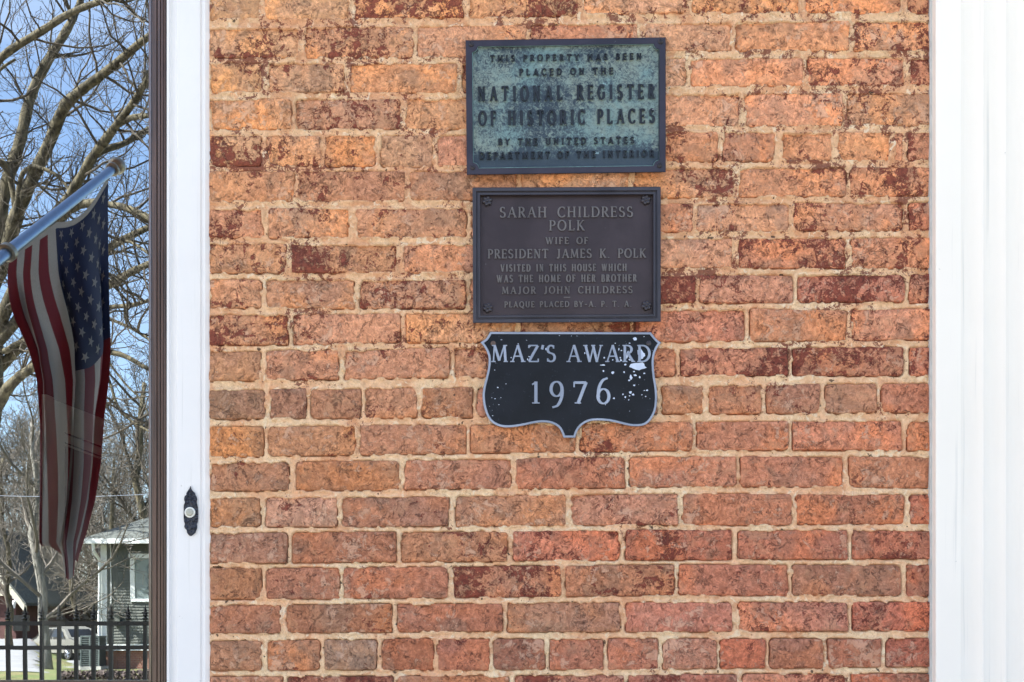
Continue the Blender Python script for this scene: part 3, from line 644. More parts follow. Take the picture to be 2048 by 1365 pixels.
# plaque two
P2 = thing('plaque', 'dark brown bronze plaque with four rosettes and a stepped frame, middle of the three plaques', 'plaque', 'plaques screwed to the brick wall', W(1133, 510, -0.004))
f2 = quadmap((945, 375.5), (1321.5, 374), (1321.5, 644), (946, 646.5), -0.006)
X0, Y0, X1, Y1 = 945, 374.75, 1321.5, 645.25
sq = lambda i, z: rect(X0+i, Y0+i, X1-i, Y1-i, f2, z)
mb = MB(); T2 = 0.015
loop_rings(mb, [sq(9, -0.001), sq(0, -0.001), sq(0, T2-0.001), sq(1.0, T2), sq(7.0, T2), sq(8.2, T2-0.0035), sq(10.2, T2-0.0035), sq(10.8, T2-0.0012), sq(14.6, T2-0.0012), sq(15.4, T2-0.0102)], cap=False)
fr = fixnorm(mb.build('frame', M_BRZ2F, P2))
mb = MB(); loop_rings(mb, [sq(15.0, T2-0.0101), sq(16.5, T2-0.0101), sq(24, T2-0.0098)]); fi = fixnorm(mb.build('field', M_BRZ2, P2))
g2 = lambda p, q, z: f2(p, q, T2-0.0099+z)
kids = [fr, fi]
for (tx, xa, xb, yb, h, T, t, nar, gp) in (
   ('SARAH CHILDRESS', 999, 1266, 435, 21, .14, .07, .98, 1.7), ('POLK', 1098, 1169, 461.5, 20.5, .14, .07, .98, 1), ('WIFE OF', 1091, 1176, 488.5, 13.5, .16, .09, 1.0, 1.6),
   ('PRESIDENT JAMES K. POLK', 975, 1292, 516.5, 18, .14, .08, .92, 1.5), ('VISITED IN THIS HOUSE WHICH', 1001, 1253, 543, 14.2, .16, .09, .66, 1.4),
   ('WAS THE HOME OF HER BROTHER', 993, 1273, 564.5, 14.4, .16, .09, .68, 1.4), ('MAJOR JOHN CHILDRESS', 1003, 1265, 587.5, 14, .15, .08, .98, 1.6),
   ('PLAQUE PLACED BY-A. P. T. A.', 1008, 1263, 614.5, 11.5, .16, .10, .92, 1.1)):
    kids.append(text(tx, xa, xb, yb, h, g2, M_LET2, P2, T, t, nar, hz=0.0030, bev=0.4, gap=gp))
mb = MB(); ribbon(mb, [(1127, 595), (1140, 595)], [1.6, 1.6], g2, 0.0012, 0.3); kids.append(fixnorm(mb.build('raised_dash', M_LET2, P2)))
for (x, y) in ((974.5, 403), (1291.5, 402), (975, 616), (1293, 613.5)):
    mb = MB(); c = Vector(g2(x, y, 0))
    mb.lathe(c, (0, -1, 0), [(-.001, .0072), (.0042, .0070), (.0050, .0050), (.0044, .002)], 12)
    for kq in range(6):
        w = kq*math.pi/3 + .3; cc = c + Vector((math.cos(w), 0, math.sin(w)))*0.0066
        mb.lathe(cc, (0, -1, 0), [(-.001, .0038), (.0035, .0037), (.0052, .0028), (.0058, .0012)], 9)
    mb.lathe(c + Vector((0, -.0044, 0)), (0, -1, 0), [(0, .0028), (.0016, .0026), (.0026, .0012)], 9)
    kids.append(mb.build('rosette', M_BRZ2F, P2, smooth=True, angle=50))
for o in kids: atP(P2, o)

# award shield
P3 = thing('plaque', 'black shield shaped award plaque with silver rim and flaking paint, lowest of the three plaques', 'plaque', 'plaques screwed to the brick wall', W(1140, 765, -0.004))
sh = [(245,118),(520,119),(800,119.5),(1080,120),(1360,121),(1600,121.5),(1812,122),(1848,168),(1878,200),(1911,222),(1890,250),(1872,278),(1852,325),(1843,370),(1840,420),(1843,490),(1851,560),(1862,620),(1870,680),(1873,730),(1873,780),(1867,850),(1856,895),(1840,932),(1816,972),(1788,1004),(1758,1024),(1725,1035),(1690,1039),(1640,1039),(1600,1033),(1560,1025),(1505,1011),(1460,1000),(1405,989),(1350,984),(1295,982),(1240,985),(1203,994),(1170,1009),(1138,1032),(1112,1060),(1097,1084),(1085,1112),(1075,1150),(960,1150),(950,1118),(938,1090),(923,1064),(903,1043),(880,1028),(850,1014),(815,1005),(780,1001),(740,1001),(700,1005),(650,1014),(600,1026),(540,1037),(480,1046),(435,1050),(390,1050),(345,1043),(310,1031),(272,1010),(240,980),(216,942),(199,900),(187,860),(179,820),(173,780),(171,735),(174,700),(181,655),(192,608),(205,560),(216,515),(225,470),(230,425),(231,380),(226,350),(215,318),(202,290),(186,264),(168,240),(152,221),(178,204),(203,186),(222,160)]
sh = [(930+a/4.876, 640+b/4.876) for a, b in sh]
def inset(poly, d):
    n = len(poly); A = sum(poly[i][0]*poly[(i+1) % n][1]-poly[(i+1) % n][0]*poly[i][1] for i in range(n)); sg = 1 if A > 0 else -1; o = []
    for i in range(n):
        p = Vector(poly[i]); a = (p-Vector(poly[i-1])).normalized(); b = (Vector(poly[(i+1) % n])-p).normalized()
        na = Vector((-a.y, a.x))*sg; nb = Vector((-b.y, b.x))*sg; m = (na+nb); l = m.length
        m = m/l if l > 1e-6 else na; q = p + m*d/max(0.5, m.dot(na)); o.append((q.x, q.y))
    return o
f3 = lambda p, q, z: W(p, q, -0.004-z)
T3 = 0.009; ri = lambda d, z: [f3(a, b, z) for a, b in inset(sh, d)]
mb = MB(); loop_rings(mb, [ri(0.0, -0.004), ri(0.0, T3-.0045)], cap=False); loop_rings(mb, [ri(0.0, T3-.0045), ri(-0.2, T3-.0012)], cap=False)
edge = fixnorm(mb.build('edge', M_BLACK, P3))
mb = MB(); loop_rings(mb, [ri(-0.2, T3-.0012), ri(.5, T3), ri(4.0, T3), ri(4.6, T3-.0016)], cap=False); rim = fixnorm(mb.build('rim', M_ALU, P3, smooth=True, angle=40))
mb = MB(); loop_rings(mb, [ri(4.5, T3-.0015), ri(5.6, T3-.0016)]); fi = fixnorm(mb.build('field', M_BLACK, P3))
g3 = lambda p, q, z: f3(p, q, T3-.0016+z)
kids = [edge, rim, fi,
  text("MAZ'S AWARD", 982.5, 1301, 724.5, 34, g3, M_ALU, P3, .145, .075, .98, hz=0.0017, bev=0.35, gap=.75),
  text('1976', 1062, 1222, 807.5, 44, g3, M_ALU, P3, .140, .062, .86, hz=0.0017, bev=0.35)]
for (x, y, r) in ((986.5, 687.5, 5.2), (1297.5, 687, 5.4)):
    kids.append(screw(P3, f3, x, y, r, T3-.0016, 0, simple('rusty_rivet', (0.13, 0.085, 0.07, 1), .7, .3, 90) if x < 1100 else M_BRZ2F, 1.6, slot=False, name='rivet'))
mb = MB(); mb.lathe(Vector(g3(1139, 861, 0)), (0, -1, 0), [(-.003, .0026), (.00025, .0026)], 14); kids.append(mb.build('bolt_hole', M_SLOT, P3))
chips = [(1715,330,34,48),(1690,452,78,34),(1655,188,18,16),(1440,517,14,12),(1350,500,8,8),(1565,437,11,9),(1345,442,28,5),(1552,510,8,9),(1618,560,13,22),(1600,592,12,8),(1660,540,13,9),(1705,560,9,11),(1748,522,10,7),(1650,640,11,7),(1615,708,13,13),(1640,730,12,9),(1540,728,8,7),(1563,755,8,9),(1605,742,8,5),(1597,782,7,6),(1453,766,10,8),(1775,688,10,7),(1748,690,6,4),(1725,732,6,5),(1762,748,8,5),(1578,352,14,24),(1590,320,9,14),(1605,228,10,4),(1745,165,6,3),(790,288,8,12),(920,155,6,3),(1038,158,4,3),(1092,158,4,3),(320,660,8,6),(293,770,7,4),(330,828,6,3),(270,935,5,4),(400,625,5,3),(290,490,6,4),(1465,230,6,5),(1522,394,10,9),(1515,370,8,7),(1300,345,7,8),(1358,370,8,8),(635,262,6,5),(1168,325,6,8),(1440,392,7,5),(1648,505,9,6),(1610,390,16,9),(600,200,7,2),(520,235,8,3),(450,370,5,5),(355,195,9,2),(625,360,9,4),(610,385,5,9),(1370,828,5,4),(262,760,4,3),(350,760,4,3),(1500,290,5,14),(1525,300,9,5),(1650,455,40,16)]
for _ in range(20): chips.append((random.gauss(250, 30) if random.random() < .3 else random.uniform(1450, 1830), random.uniform(160, 960), random.uniform(1.2, 3.2), random.uniform(1.2, 2.6)))
mb = MB(); kz = 0
for (x, y, a, b) in chips:
    n = 9 if max(a, b) < 20 else 17; ph = random.random()*9; kz = (kz+1) % 40
    v = []
    for i in range(n):
        w = 2*math.pi*i/n; rr = 1 + 0.34*mnoise.noise(Vector((math.cos(w)*1.7+ph, math.sin(w)*1.7, ph)))*(1.6)
        v.append(g3(930+(x+a*rr*math.cos(w))/4.876, 640+(y+b*rr*math.sin(w))/4.876, 0.00012+kz*0.000004))
    mb.add(v, [tuple(range(n))])
kids.append(mb.build('paint_chips', M_CHIP, P3)); kids[-1]['kind'] = 'stuff'
for o in kids: atP(P3, o)

# ------------------------------------------------------------------ casing, storm door, pilasters
def wx(px, y): return W(px, 0, y)[0]
ZB, ZT = -0.02, 3.35
def prof(pts, back): # pts: (photo column, depth y)
    return [(wx(p, y), y) for p, y in pts] + [(wx(pts[-1][0], pts[-1][1]), back), (wx(pts[0][0], pts[0][1]), back)]
YC = 0.012
cas = thing('door_casing', 'bluish white moulded door casing between the brown storm door and the brick wall', 'door casing', loc=(wx(378, YC), YC, 0))
mb = MB().column(prof([(333.5, YC-.002), (338.5, YC-.002), (339.3, YC+.003), (341, YC+.0035), (347, YC+.0032), (353.2, YC+.0015), (354.6, YC-.0015), (356, YC-.0020), (399.5, YC-.0020), (401, YC-.0012), (403, YC+.0012), (406.5, YC+.0004), (410, YC-.0016), (414, YC-.0010), (419, YC-.0005), (424, YC)], 0.12), ZB, ZT)
o = fixnorm(mb.build('jamb_board', M_CASING, cas)); bpy.context.view_layer.update(); atP(cas, o)
YD = 0.024
door = thing('storm_door', 'brown wooden storm door with one large reflecting glass pane', 'door', loc=(wx(0, YD), YD, 0))
pr = prof([(297.5, YD+.014), (300.5, YD+.012), (302.4, YD+.006), (303.3, YD+.008), (304.4, YD), (312.6, YD), (313.4, YD+.004), (314.6, YD+.004), (315.6, YD), (319.8, YD-.0005), (320.6, YD+.004), (321.6, YD+.004), (322.4, YD), (325.4, YD), (326.2, YD+.003), (327.6, YD+.003), (328.6, YD-.001), (331.2, YD), (333.2, YD+.006)], 0.07)
kd = [fixnorm(MB().column(pr, 0.02, 3.3).build('stile', M_DOOR, door))]
xr = wx(299.5, .03); xl = xr - 0.66
kd.append(fixnorm(MB().column([(xl - (x - xr), y) for x, y in pr], 0.02, 3.3).build('stile', M_DOOR, door)))
zb = W(0, 1361.5, .035)[2]
b = MB(); b.box((xl, YD+.008, zb-.20), (xr, .066, zb-.004)); b.box((xl, YD+.016, zb-.004), (xr, .062, zb)); kd.append(b.build('bottom_rail', M_DOOR, door))
kd.append(MB().box((xl, YD+.02, 0.05), (xr, .06, zb-.20)).build('kick_panel', M_DOOR, door))
kd.append(MB().box((xl, YD+.008, 3.02), (xr, .066, 3.3)).build('top_rail', M_DOOR, door))
def glass_mat():
    t = NT('coated_storm_glass'); t.t.nodes.remove(t.b)
    p = t.pos(); w = t.noise(p, 2.2, 2, 0.5); w2 = t.noise(p, 9, 2, 0.5)
    bm_ = t.bump(t.math('ADD', w, t.math('MULTIPLY', w2, 0.06)), 0.05, 0.004)
    gl = t.n('ShaderNodeBsdfGlossy'); gl.inputs['Roughness'].default_value = 0.0; gl.inputs['Color'].default_value = (0.86, 0.94, 1.0, 1); t.l(bm_, gl.inputs['Normal'])
    tr = t.n('ShaderNodeBsdfTransparent'); tr.inputs['Color'].default_value = (0.80, 0.82, 0.80, 1)
    mx = t.n('ShaderNodeMixShader'); mx.inputs[0].default_value = 0.58
    t.l(tr.outputs[0], mx.inputs[1]); t.l(gl.outputs[0], mx.inputs[2]); t.l(mx.outputs[0], t.out.inputs[0]); return t.m
M_GLASS = glass_mat()
g = MB().add([(xl-.006, YG, zb-.01), (xr+.006, YG, zb-.01), (xr+.006, YG, 3.03), (xl-.006, YG, 3.03)], [(0, 1, 2, 3)]).build('glass_pane', M_GLASS, door); kd.append(g)
for o in kd: atP(door, o)

# door surround out of frame to the left
cas2 = MB(); cas2.column([(xl-.045, YC), (xl-.13, YC), (xl-.13, .12), (xl-.045, .12)], ZB, ZT); 
c2 = cas2.build('door_casing', M_CASING); tag(c2, 'bluish white door casing on the far side of the storm door', 'door casing')
def pilaster(name, xa, sgn, label):
    """fluted pilaster; xa = edge next to the bricks, sgn = direction it runs"""
    y0 = -.025; P = [(0, .03), (0, y0+.001), (.0015, y0)]
    P += [(.050, y0)]
    x = .050; k = 0
    for k in range(6):      # shallow wide flutes between narrow arrises
        w = .0445
        for i in range(1, 9):
            u = i/9; P.append((x+w*u*0.94, y0 + .0095*math.sin(math.pi*u)**0.8))
        P.append((x+w*0.955, y0)); P.append((x+w, y0)); x += w
    P += [(x+.045, y0), (x+.0465, y0+.001), (x+.0465, .03)]
    mb = MB().column([(xa+sgn*a, b) for a, b in P], ZB, ZT); root = thing(name, label, 'pilaster', loc=(xa+sgn*.15, -.02, 0))
    o = fixnorm(mb.build('shaft', M_WHITE, root, smooth=True, angle=30)); mb = MB().box((xa+sgn*-.02, -.075, 0), (xa+sgn*(x+.07), .03, .16)); q = mb.build('plinth', M_WHITE, root)
    bpy.context.view_layer.update(); atP(root, o); atP(root, q)
    # trim bead against the bricks
    b = MB().column([(xa-sgn*.0002, .03), (xa-sgn*.0002, -.006), (xa-sgn*.004, -.006), (xa-sgn*.0045, .03)], ZB, ZT); q = fixnorm(b.build('edge_bead', M_BEAD, root)); atP(root, q)
pilaster('pilaster', wx(1863.5, -.004), 1, 'white fluted pilaster at the right edge of the brick wall')
pilaster('pilaster', xl-.20, -1, 'white fluted pilaster on the far side of the storm door')

# doorbell
YB = YC-.002
bell = thing('doorbell', 'black hammered doorbell plate with an ivory push button on the white casing', 'doorbell', loc=W(380, 1025, YB))
bp_ = [(812,178),(822,215),(835,245),(858,270),(885,290),(887,310),(890,325),(906,345),(915,370),(920,400),(913,425),(915,450),(925,490),(930,520),(935,580),(937,640),(936,700),(933,750),(915,790),(920,820),(920,850),(914,875),(905,890),(890,935),(850,965),(822,985),(800,983),(775,960),(755,930),(750,890),(730,872),(714,850),(709,825),(720,790),(710,760),(703,735),(700,670),(700,600),(700,530),(704,480),(722,440),(708,410),(707,375),(716,345),(745,320),(742,295),(757,272),(780,240),(800,205)]
bp_ = [(280+a/8.03, 950+b/8.03) for a, b in bp_]
fb = lambda p, q, z: W(p, q, YB-z)
def hammered():
    t = NT('hammered_black_iron'); wp = t.pos(); v = t.n('ShaderNodeTexVoronoi', feature='F1'); t.l(wp, v.inputs['Vector']); v.inputs['Scale'].default_value = 170
    t.b.inputs['Coat Weight'].default_value = 0.3
    return t.fin(alb((30, 36, 52)), 0.28, t.bump(v.outputs['Distance'], 1.0, 0.007), Metallic=0.2)
ri = lambda d, z: [fb(a, b, z) for a, b in inset(bp_, d)]
mb = MB(); loop_rings(mb, [ri(0, -.0002), ri(.05, .0028), ri(.5, .0040)]); pl = fixnorm(mb.build('back_plate', hammered(), bell, smooth=True, angle=50))
c = Vector(fb(380.0, 1025.3, .0040)); kx = [pl]
mb = MB(); mb.lathe(c, (0, -1, 0), [(-.001, .0107), (.0012, .0107), (.0020, .0100), (.0022, .0086), (.0012, .0078)], 32); kx.append(mb.build('button_ring', simple('ivory_ring', (0.80, 0.79, 0.74, 1), 0.4, 0.02), bell, smooth=True, angle=50))
mb = MB(); mb.lathe(c, (0, -1, 0), [(0, .0073), (.0022, .0073), (.0034, .0064), (.0040, .0040), (.0042, .001)], 32); kx.append(mb.build('push_button', simple('cream_button', (0.42, 0.41, 0.35, 1), 0.35, 0.05), bell, smooth=True, angle=50))
bpy.context.view_layer.update()
for o in kx: atP(bell, o)

# the house behind the wall, and the dim hall behind the glass
M_PLAIN = simple('plain_brickwork', alb((176, 118, 86)), 0.9, 0.25, 12)
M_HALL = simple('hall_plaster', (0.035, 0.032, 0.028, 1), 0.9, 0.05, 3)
hb = MB()
xR, xL_ = wx(1874, 0), xl-.20
hb.box((xR, .031, -.3), (5.0, .14, 5.6)); hb.box((-5.0, .031, -.3), (xL_-.0, .14, 5.6)); hb.box((xL_, .031, 3.36), (xR, .14, 5.6)); hb.box((xr+.12, .06, -.3), (xR, .14, 3.36))
hb.box((-5, .141, -.3), (-4.9, 6, 5.6)); hb.box((4.9, .141, -.3), (5, 6, 5.6)); hb.box((-5, 6, -.3), (5, 6.1, 5.6)); hb.box((-5.3, -.35, 5.6), (5.3, 6.4, 5.75))
h_ = hb.build('house', M_PLAIN); tag(h_, 'plain brickwork of the house carrying on past the door and the pilasters', 'house')
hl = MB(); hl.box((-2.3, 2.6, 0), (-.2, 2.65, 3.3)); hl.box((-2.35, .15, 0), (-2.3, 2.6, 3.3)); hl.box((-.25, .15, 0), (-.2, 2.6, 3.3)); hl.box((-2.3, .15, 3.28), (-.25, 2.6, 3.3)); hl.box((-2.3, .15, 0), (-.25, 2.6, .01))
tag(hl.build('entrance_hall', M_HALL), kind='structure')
# panelled screen standing just inside the glass
M_SCR = simple('beige_panel_paint', (0.80, 0.70, 0.55, 1), 0.6, 0.06, 9)
scr = thing('panelled_screen', 'beige panelled wooden screen standing in the hall behind the door glass', 'screen', loc=W(150, 1100, .30))
def hp(px, py, y): return Vector(W(px, py, y))
def slab(name, a, b, th=.03, mat=M_SCR):   # a/b: (px0,py0),(px1,py1) with depth swinging away to the right
    mb = MB(); 
    def yy(px): return .16 + max(0, px-84)*0.0022
    p = [hp(a[0], a[1], yy(a[0])), hp(b[0], a[1]+(b[0]-a[0])*a[2], yy(b[0])), hp(b[0], b[1]+(b[0]-a[0])*a[2], yy(b[0])), hp(a[0], b[1], yy(a[0]))]
    v = p + [q + Vector((0, th, 0)) for q in p]
    mb.add(v, [(0,1,2,3),(7,6,5,4),(0,4,5,1),(1,5,6,2),(2,6,7,3),(3,7,4,0)]); return fixnorm(mb.build(name, mat, scr))
ks = [slab('stile', (84, 789, .1), (96.5, 1560)), slab('stile', (104, 800, .25), (119.5, 1560), .026), slab('bead', (97.5, 796, .3), (103, 1560), .02), slab('bead', (120.5, 880, .2), (122.5, 1560), .02),
      slab('top_rail', (123, 806, .38), (212, 862)), slab('panel', (123, 866, .38), (212, 882), .02), slab('bead', (123, 885, .38), (212, 889), .035), slab('stile', (213.5, 842, .2), (226, 1560), .028)]
bpy.context.view_layer.update()
for o in ks: atP(scr, o)

# ------------------------------------------------------------------ the street in front of the house, seen in the door glass
def gz(x, y):
    """ground height"""
    if y > -3.2: return -0.16
    dist = 2*YG - y + D; px = 1024 + x/dist*D*1000
    a = np.interp(dist, [5.4, 9, 27, 34, 50, 400], [-0.25, -0.27, -0.42, -0.45, -1.0, -1.2])       # right: lawn, house, drive
    b = np.interp(dist, [5.4, 9, 27, 60, 400], [-0.25, -0.27, -0.45, 0.05, 0.1])                # left: the street climbs
    w = min(1, max(0, (px - 60) / 50)); w = w*w*(3-2*w)
    return float(a*w + b*(1-w))
def ground_grid(name, xs, ys, mat, lift=0.0, keep=None):
    mb = MB(); nx = len(xs); v = [(x, y, gz(x, y)+lift) for y in ys for x in xs]; f = []
    for j in range(len(ys)-1):
        for i in range(nx-1):
            if keep is None or keep((xs[i]+xs[i+1])/2, (ys[j]+ys[j+1])/2): f.append((j*nx+i, j*nx+i+1, (j+1)*nx+i+1, (j+1)*nx+i))
    mb.add(v, f); o = mb.build(name, mat, smooth=True); return tag(o, kind='structure')
def pxof(x, y): dist = 2*YG - y + D; return 1024 + x/dist*D*1000, dist
def grass_mat():
    t = NT('winter_lawn'); wp = t.pos(); n = t.noise(wp, 0.7, 5, 0.6); f = t.noise(wp, 22, 5, 0.7)
    c = t.mix(t.ramp(n, 0.38, 0.62), (0.12, 0.15, 0.045, 1), (0.20, 0.17, 0.075, 1)); c = t.mix(t.ramp(f, 0.3, 0.7), t.mix(1.0, c, (0.6, 0.6, 0.6, 1), 'MULTIPLY'), t.mix(1.0, c, (1.35, 1.35, 1.3, 1), 'MULTIPLY'))
    return t.fin(c, 0.95, t.bump(f, 0.8, 0.05))
M_GRASS = grass_mat()
M_ROAD = simple('pale_asphalt', (0.23, 0.23, 0.235, 1), 0.9, 0.12, 1.2, 0.2, 0.01)
M_PATH = simple('concrete_paving', (0.42, 0.40, 0.37, 1), 0.85, 0.10, 3, 0.2, 0.005)
xs = list(np.arange(-900, -80, 60.0)) + list(np.arange(-80, 30, 1.5)) + list(np.arange(30, 900, 60.0))
ys = sorted([-900, -600, -450, -350] + list(np.arange(-300, -90, 15.0)) + list(np.arange(-90, -3.2, 1.5)) + [-3.19])
ground_grid('ground', xs, ys, M_GRASS)
def onroad(x, y): p, d = pxof(x, y); return p < 88 + 6*math.sin(d*.3) and 31 < d < 200 and p > -900
ground_grid('road', list(np.arange(-90, -6, 0.5)), sorted(list(np.arange(-200, -28, 0.5))), M_ROAD, 0.012, onroad)
def ondrive(x, y): p, d = pxof(x, y); return 100 < p < 158 and 35.5 < d < 75 
ground_grid('driveway', list(np.arange(-40, -6, 0.4)), sorted(list(np.arange(-75, -30, 0.4))), M_ROAD, 0.02, ondrive)
tag(MB().box((-6, -2.6, -.15), (6, .029, -.002)).build('porch_floor', M_PATH), kind='structure')
tag(MB().box((-14, -7.2, -.30), (14, -5.7, -.23)).build('bounce_pavement', M_PATH), kind='structure')  # unseen paving strip, added to throw warm light back onto the wall
tag(MB().box((-1.6, -5.69, -.30), (1.6, -3.195, -.225)).build('front_path', M_PATH), kind='structure')
tag(MB().box((-40, -15.5, -.36), (40, -7.21, -.262)).build('street', simple('bounce_street_concrete', (0.34, 0.33, 0.31, 1), 0.9, 0.10, 1.5, 0.2, 0.01)), kind='structure')  # unseen pale street, put in for its warm bounce onto the shaded wall

# iron fence
M_IRON = simple('black_iron', (0.003, 0.0035, 0.0045, 1), 0.5, 0.1, 30, 0.1, 0.001, spec=0.25)
fd = 7.45; sx0 = 34.3; zt = R(0, 1246.5, fd).z; zm = R(0, 1295, fd).z; FY = R(0, 0, fd).y
fence = thing('iron_fence', 'black iron fence with spear tipped pickets reflected low in the door glass', 'fence', loc=(R(150, 0, fd).x, FY, -.25))
kf = []
xa, xb = R(-260, 0, fd).x, R(620, 0, fd).x
for z_ in (zt, zm, -0.08): kf.append(MB().box((xa, FY-.013, z_-.016), (xb, FY+.013, z_+.012)).build('rail', M_IRON, fence))
mb = MB(); mb.box((-.0115, -.0115, -.25), (.0115, .0115, zt+.018)); picket = mb.build('picket', M_IRON); pm = picket.data; bpy.data.objects.remove(picket)
mb = MB(); mb.lathe((0, 0, zt+.02), (0, 0, 1), [(0, .016), (.012, .022), (.018, .012), (.026, .012), (.034, .020), (.040, .010)], 10)
mb.box((-.022, -.007, zt+.068), (.022, .007, zt+.076))
mb.add([(-.016, 0, zt+.058), (0, -.008, zt+.058), (.016, 0, zt+.058), (0, .008, zt+.058), (0, 0, zt+.132), (0, 0, zt+.03)], [(0,1,4),(1,2,4),(2,3,4),(3,0,4),(1,0,5),(2,1,5),(3,2,5),(0,3,5)])
sp_ = mb.build('spear_tip', M_IRON); spm = sp_.data; bpy.data.objects.remove(sp_)
i = 0
pxx = 15.7 - 8*sx0
while pxx < 620:
    x = R(pxx, 0, fd).x
    p = bpy.data.objects.new('picket', pm); COL.objects.link(p); p.parent = fence; p.location = (x - fence.location.x, 0, 0.25)
    q = bpy.data.objects.new('spear_tip', spm); COL.objects.link(q); q.parent = p; pxx += sx0
for o in kf: atP(fence, o)

# bare trees ---------------------------------------------------------
def bark(name, a, b):
    t = NT(name); p = t.pos((1, 1, .35)); n = t.noise(p, 14, 6, 0.7, 0.6)
    c = t.mix(t.ramp(n, 0.35, 0.65), a, b); return t.fin(c, 0.95, t.bump(n, 0.9, 0.02))
M_BARK = bark('olive_grey_bark', (0.028, 0.022, 0.012, 1), (0.15, 0.125, 0.075, 1))
M_TWIG = simple('dark_twigs', (0.07, 0.055, 0.038, 1), 0.9, 0.3, 6)
M_PALE = bark('pale_bark', (0.10, 0.092, 0.078, 1), (0.26, 0.24, 0.21, 1))
M_TWIGP = simple('pale_twigs', (0.13, 0.11, 0.09, 1), 0.9, 0.2, 6)
def shoot(mb, p, d, L, r, lvl, rnd, wob=0.30, up=0.12, kids=(7, 6, 5), taper=0.35, minr=0.0):
    """one branch and, below it, its side shoots"""
    seg = 7 if lvl >= 2 else (5 if lvl == 1 else 4)
    pts = [p.copy()]; dirs = [d.copy()]
    for i in range(seg):
        d = (d + Vector((rnd.uniform(-1, 1), rnd.uniform(-1, 1), rnd.uniform(-1, 1)))*wob + Vector((0, 0, up))).normalized()
        p = p + d*L/seg; pts.append(p.copy()); dirs.append(d.copy())
    rad = [max(minr, r*(1-(1-taper)*i/seg)) for i in range(seg+1)]
    mb.tube(pts, rad, 6 if lvl >= 2 else (4 if lvl == 1 else 3), cap=False)
    if lvl == 0: return
    K = kids[min(lvl-1, len(kids)-1)]
    for k in range(K):
        t = (k + rnd.uniform(.25, 1.0))/K; i = min(seg-1, int(t*seg)); q = pts[i].lerp(pts[i+1], t*seg-i) if t*seg-i <= 1 else pts[i+1]
        ax = Vector((rnd.uniform(-1, 1), rnd.uniform(-1, 1), rnd.uniform(-1, 1))); side = dirs[i].cross(ax)
        if side.length < 1e-3: continue
        side.normalize(); a = rnd.uniform(.55, 1.05); nd = (dirs[i]*math.cos(a) + side*math.sin(a)).normalized()
        shoot(mb, q, nd, L*rnd.uniform(.38, .62)*(1.15-.5*t), r*rnd.uniform(.36, .5)*(1-.5*t), lvl-1, rnd, wob, up, kids, taper, minr)
rnd = random.Random(11)
TD = 14.0
ft = thing('bare_tree', 'big bare tree with thick olive grey limbs high in the door glass reflection', 'tree', loc=(R(-35, 0, TD).x, R(0, 0, TD).y, -.35))
limbs = [  # photo points, distance at each end, thickness in photo pixels at each end
 ([(-60,330),(-40,190),(0,114),(82,62),(152,18),(217,-2),(300,-30),(420,-90)], 13.2, 11.5, 17, 11),
 ([(-28,640),(-8,500),(9,372),(38,293),(56,211),(67,176),(97,117),(123,76),(147,35),(160,5),(175,-60)], 14, 14.4, 27, 11),
 ([(-25,600),(8,520),(28,440),(47,393),(97,293),(117,235),(132,205),(164,179),(205,150),(249,114),(296,73),(380,20)], 14, 12.6, 30, 13),
 ([(-20,690),(20,600),(60,500),(100,440),(141,390),(182,317),(217,273),(255,223),(296,158),(340,80)], 14, 12.2, 26, 12),
 ([(217,273),(236,247),(262,236),(296,231),(350,215)], 13.0, 12.2, 15, 9), ([(182,317),(215,296),(249,288),(296,258),(350,235)], 13, 13.6, 14, 10),
 ([(60,505),(97,464),(130,425),(164,407),(190,404),(217,408),(252,414),(296,434),(350,470)], 13.6, 12.4, 19, 12),
 ([(-30,720),(60,610),(140,545),(200,510),(223,493),(249,479),(296,455),(360,430)], 14, 13, 22, 11), ([(235,486),(255,482),(275,492),(296,506),(340,540)], 13, 12.6, 7, 5),
 ([(-20,760),(80,650),(160,596),(226,566),(264,543),(296,529),(360,505)], 14.2, 12.4, 22, 11), ([(60,668),(150,628),(226,613),(264,611),(296,602),(360,585)], 14, 12.6, 11, 7),
 ([(100,640),(170,630),(226,640),(264,658),(296,678),(340,710)], 13.8, 12.8, 8, 5),
 ([(-30,850),(0,802),(17,776),(40,752),(64,738),(100,710),(170,700),(240,705),(300,740)], 14, 13.2, 27, 8), ([(-20,690),(10,705),(30,690),(57,679),(100,650)], 14, 13.8, 14, 8),
 ([(-30,300),(0,326),(9,330),(20,350),(30,420)], 13.6, 13.8, 16, 12), ([(28,440),(40,350),(62,332),(90,338),(116,352),(132,372),(140,392)], 13.6, 13.2, 10, 5),
 ([(200,700),(250,770),(285,800),(310,860)], 13.4, 13.2, 5, 3), ([(215,750),(232,812),(250,835),(290,862),(330,880)], 13.6, 13, 6, 4),
 ([(-60,200),(-20,160),(0,140),(30,120)], 13.6, 13.2, 9, 5)]
kt = []
tr_ = MB(); trunk_pts = [R(-75, 1290, TD), R(-62, 1100, TD), R(-50, 940, TD), R(-32, 800, TD), R(-26, 690, TD), R(-26, 600, TD)]; trunk_pts[0].z = -.5
tr_.tube(trunk_pts, [.30, .25, .235, .225, .20, .13], 12); kt.append(tr_.build('trunk', M_BARK, ft, smooth=True))
tw = MB()
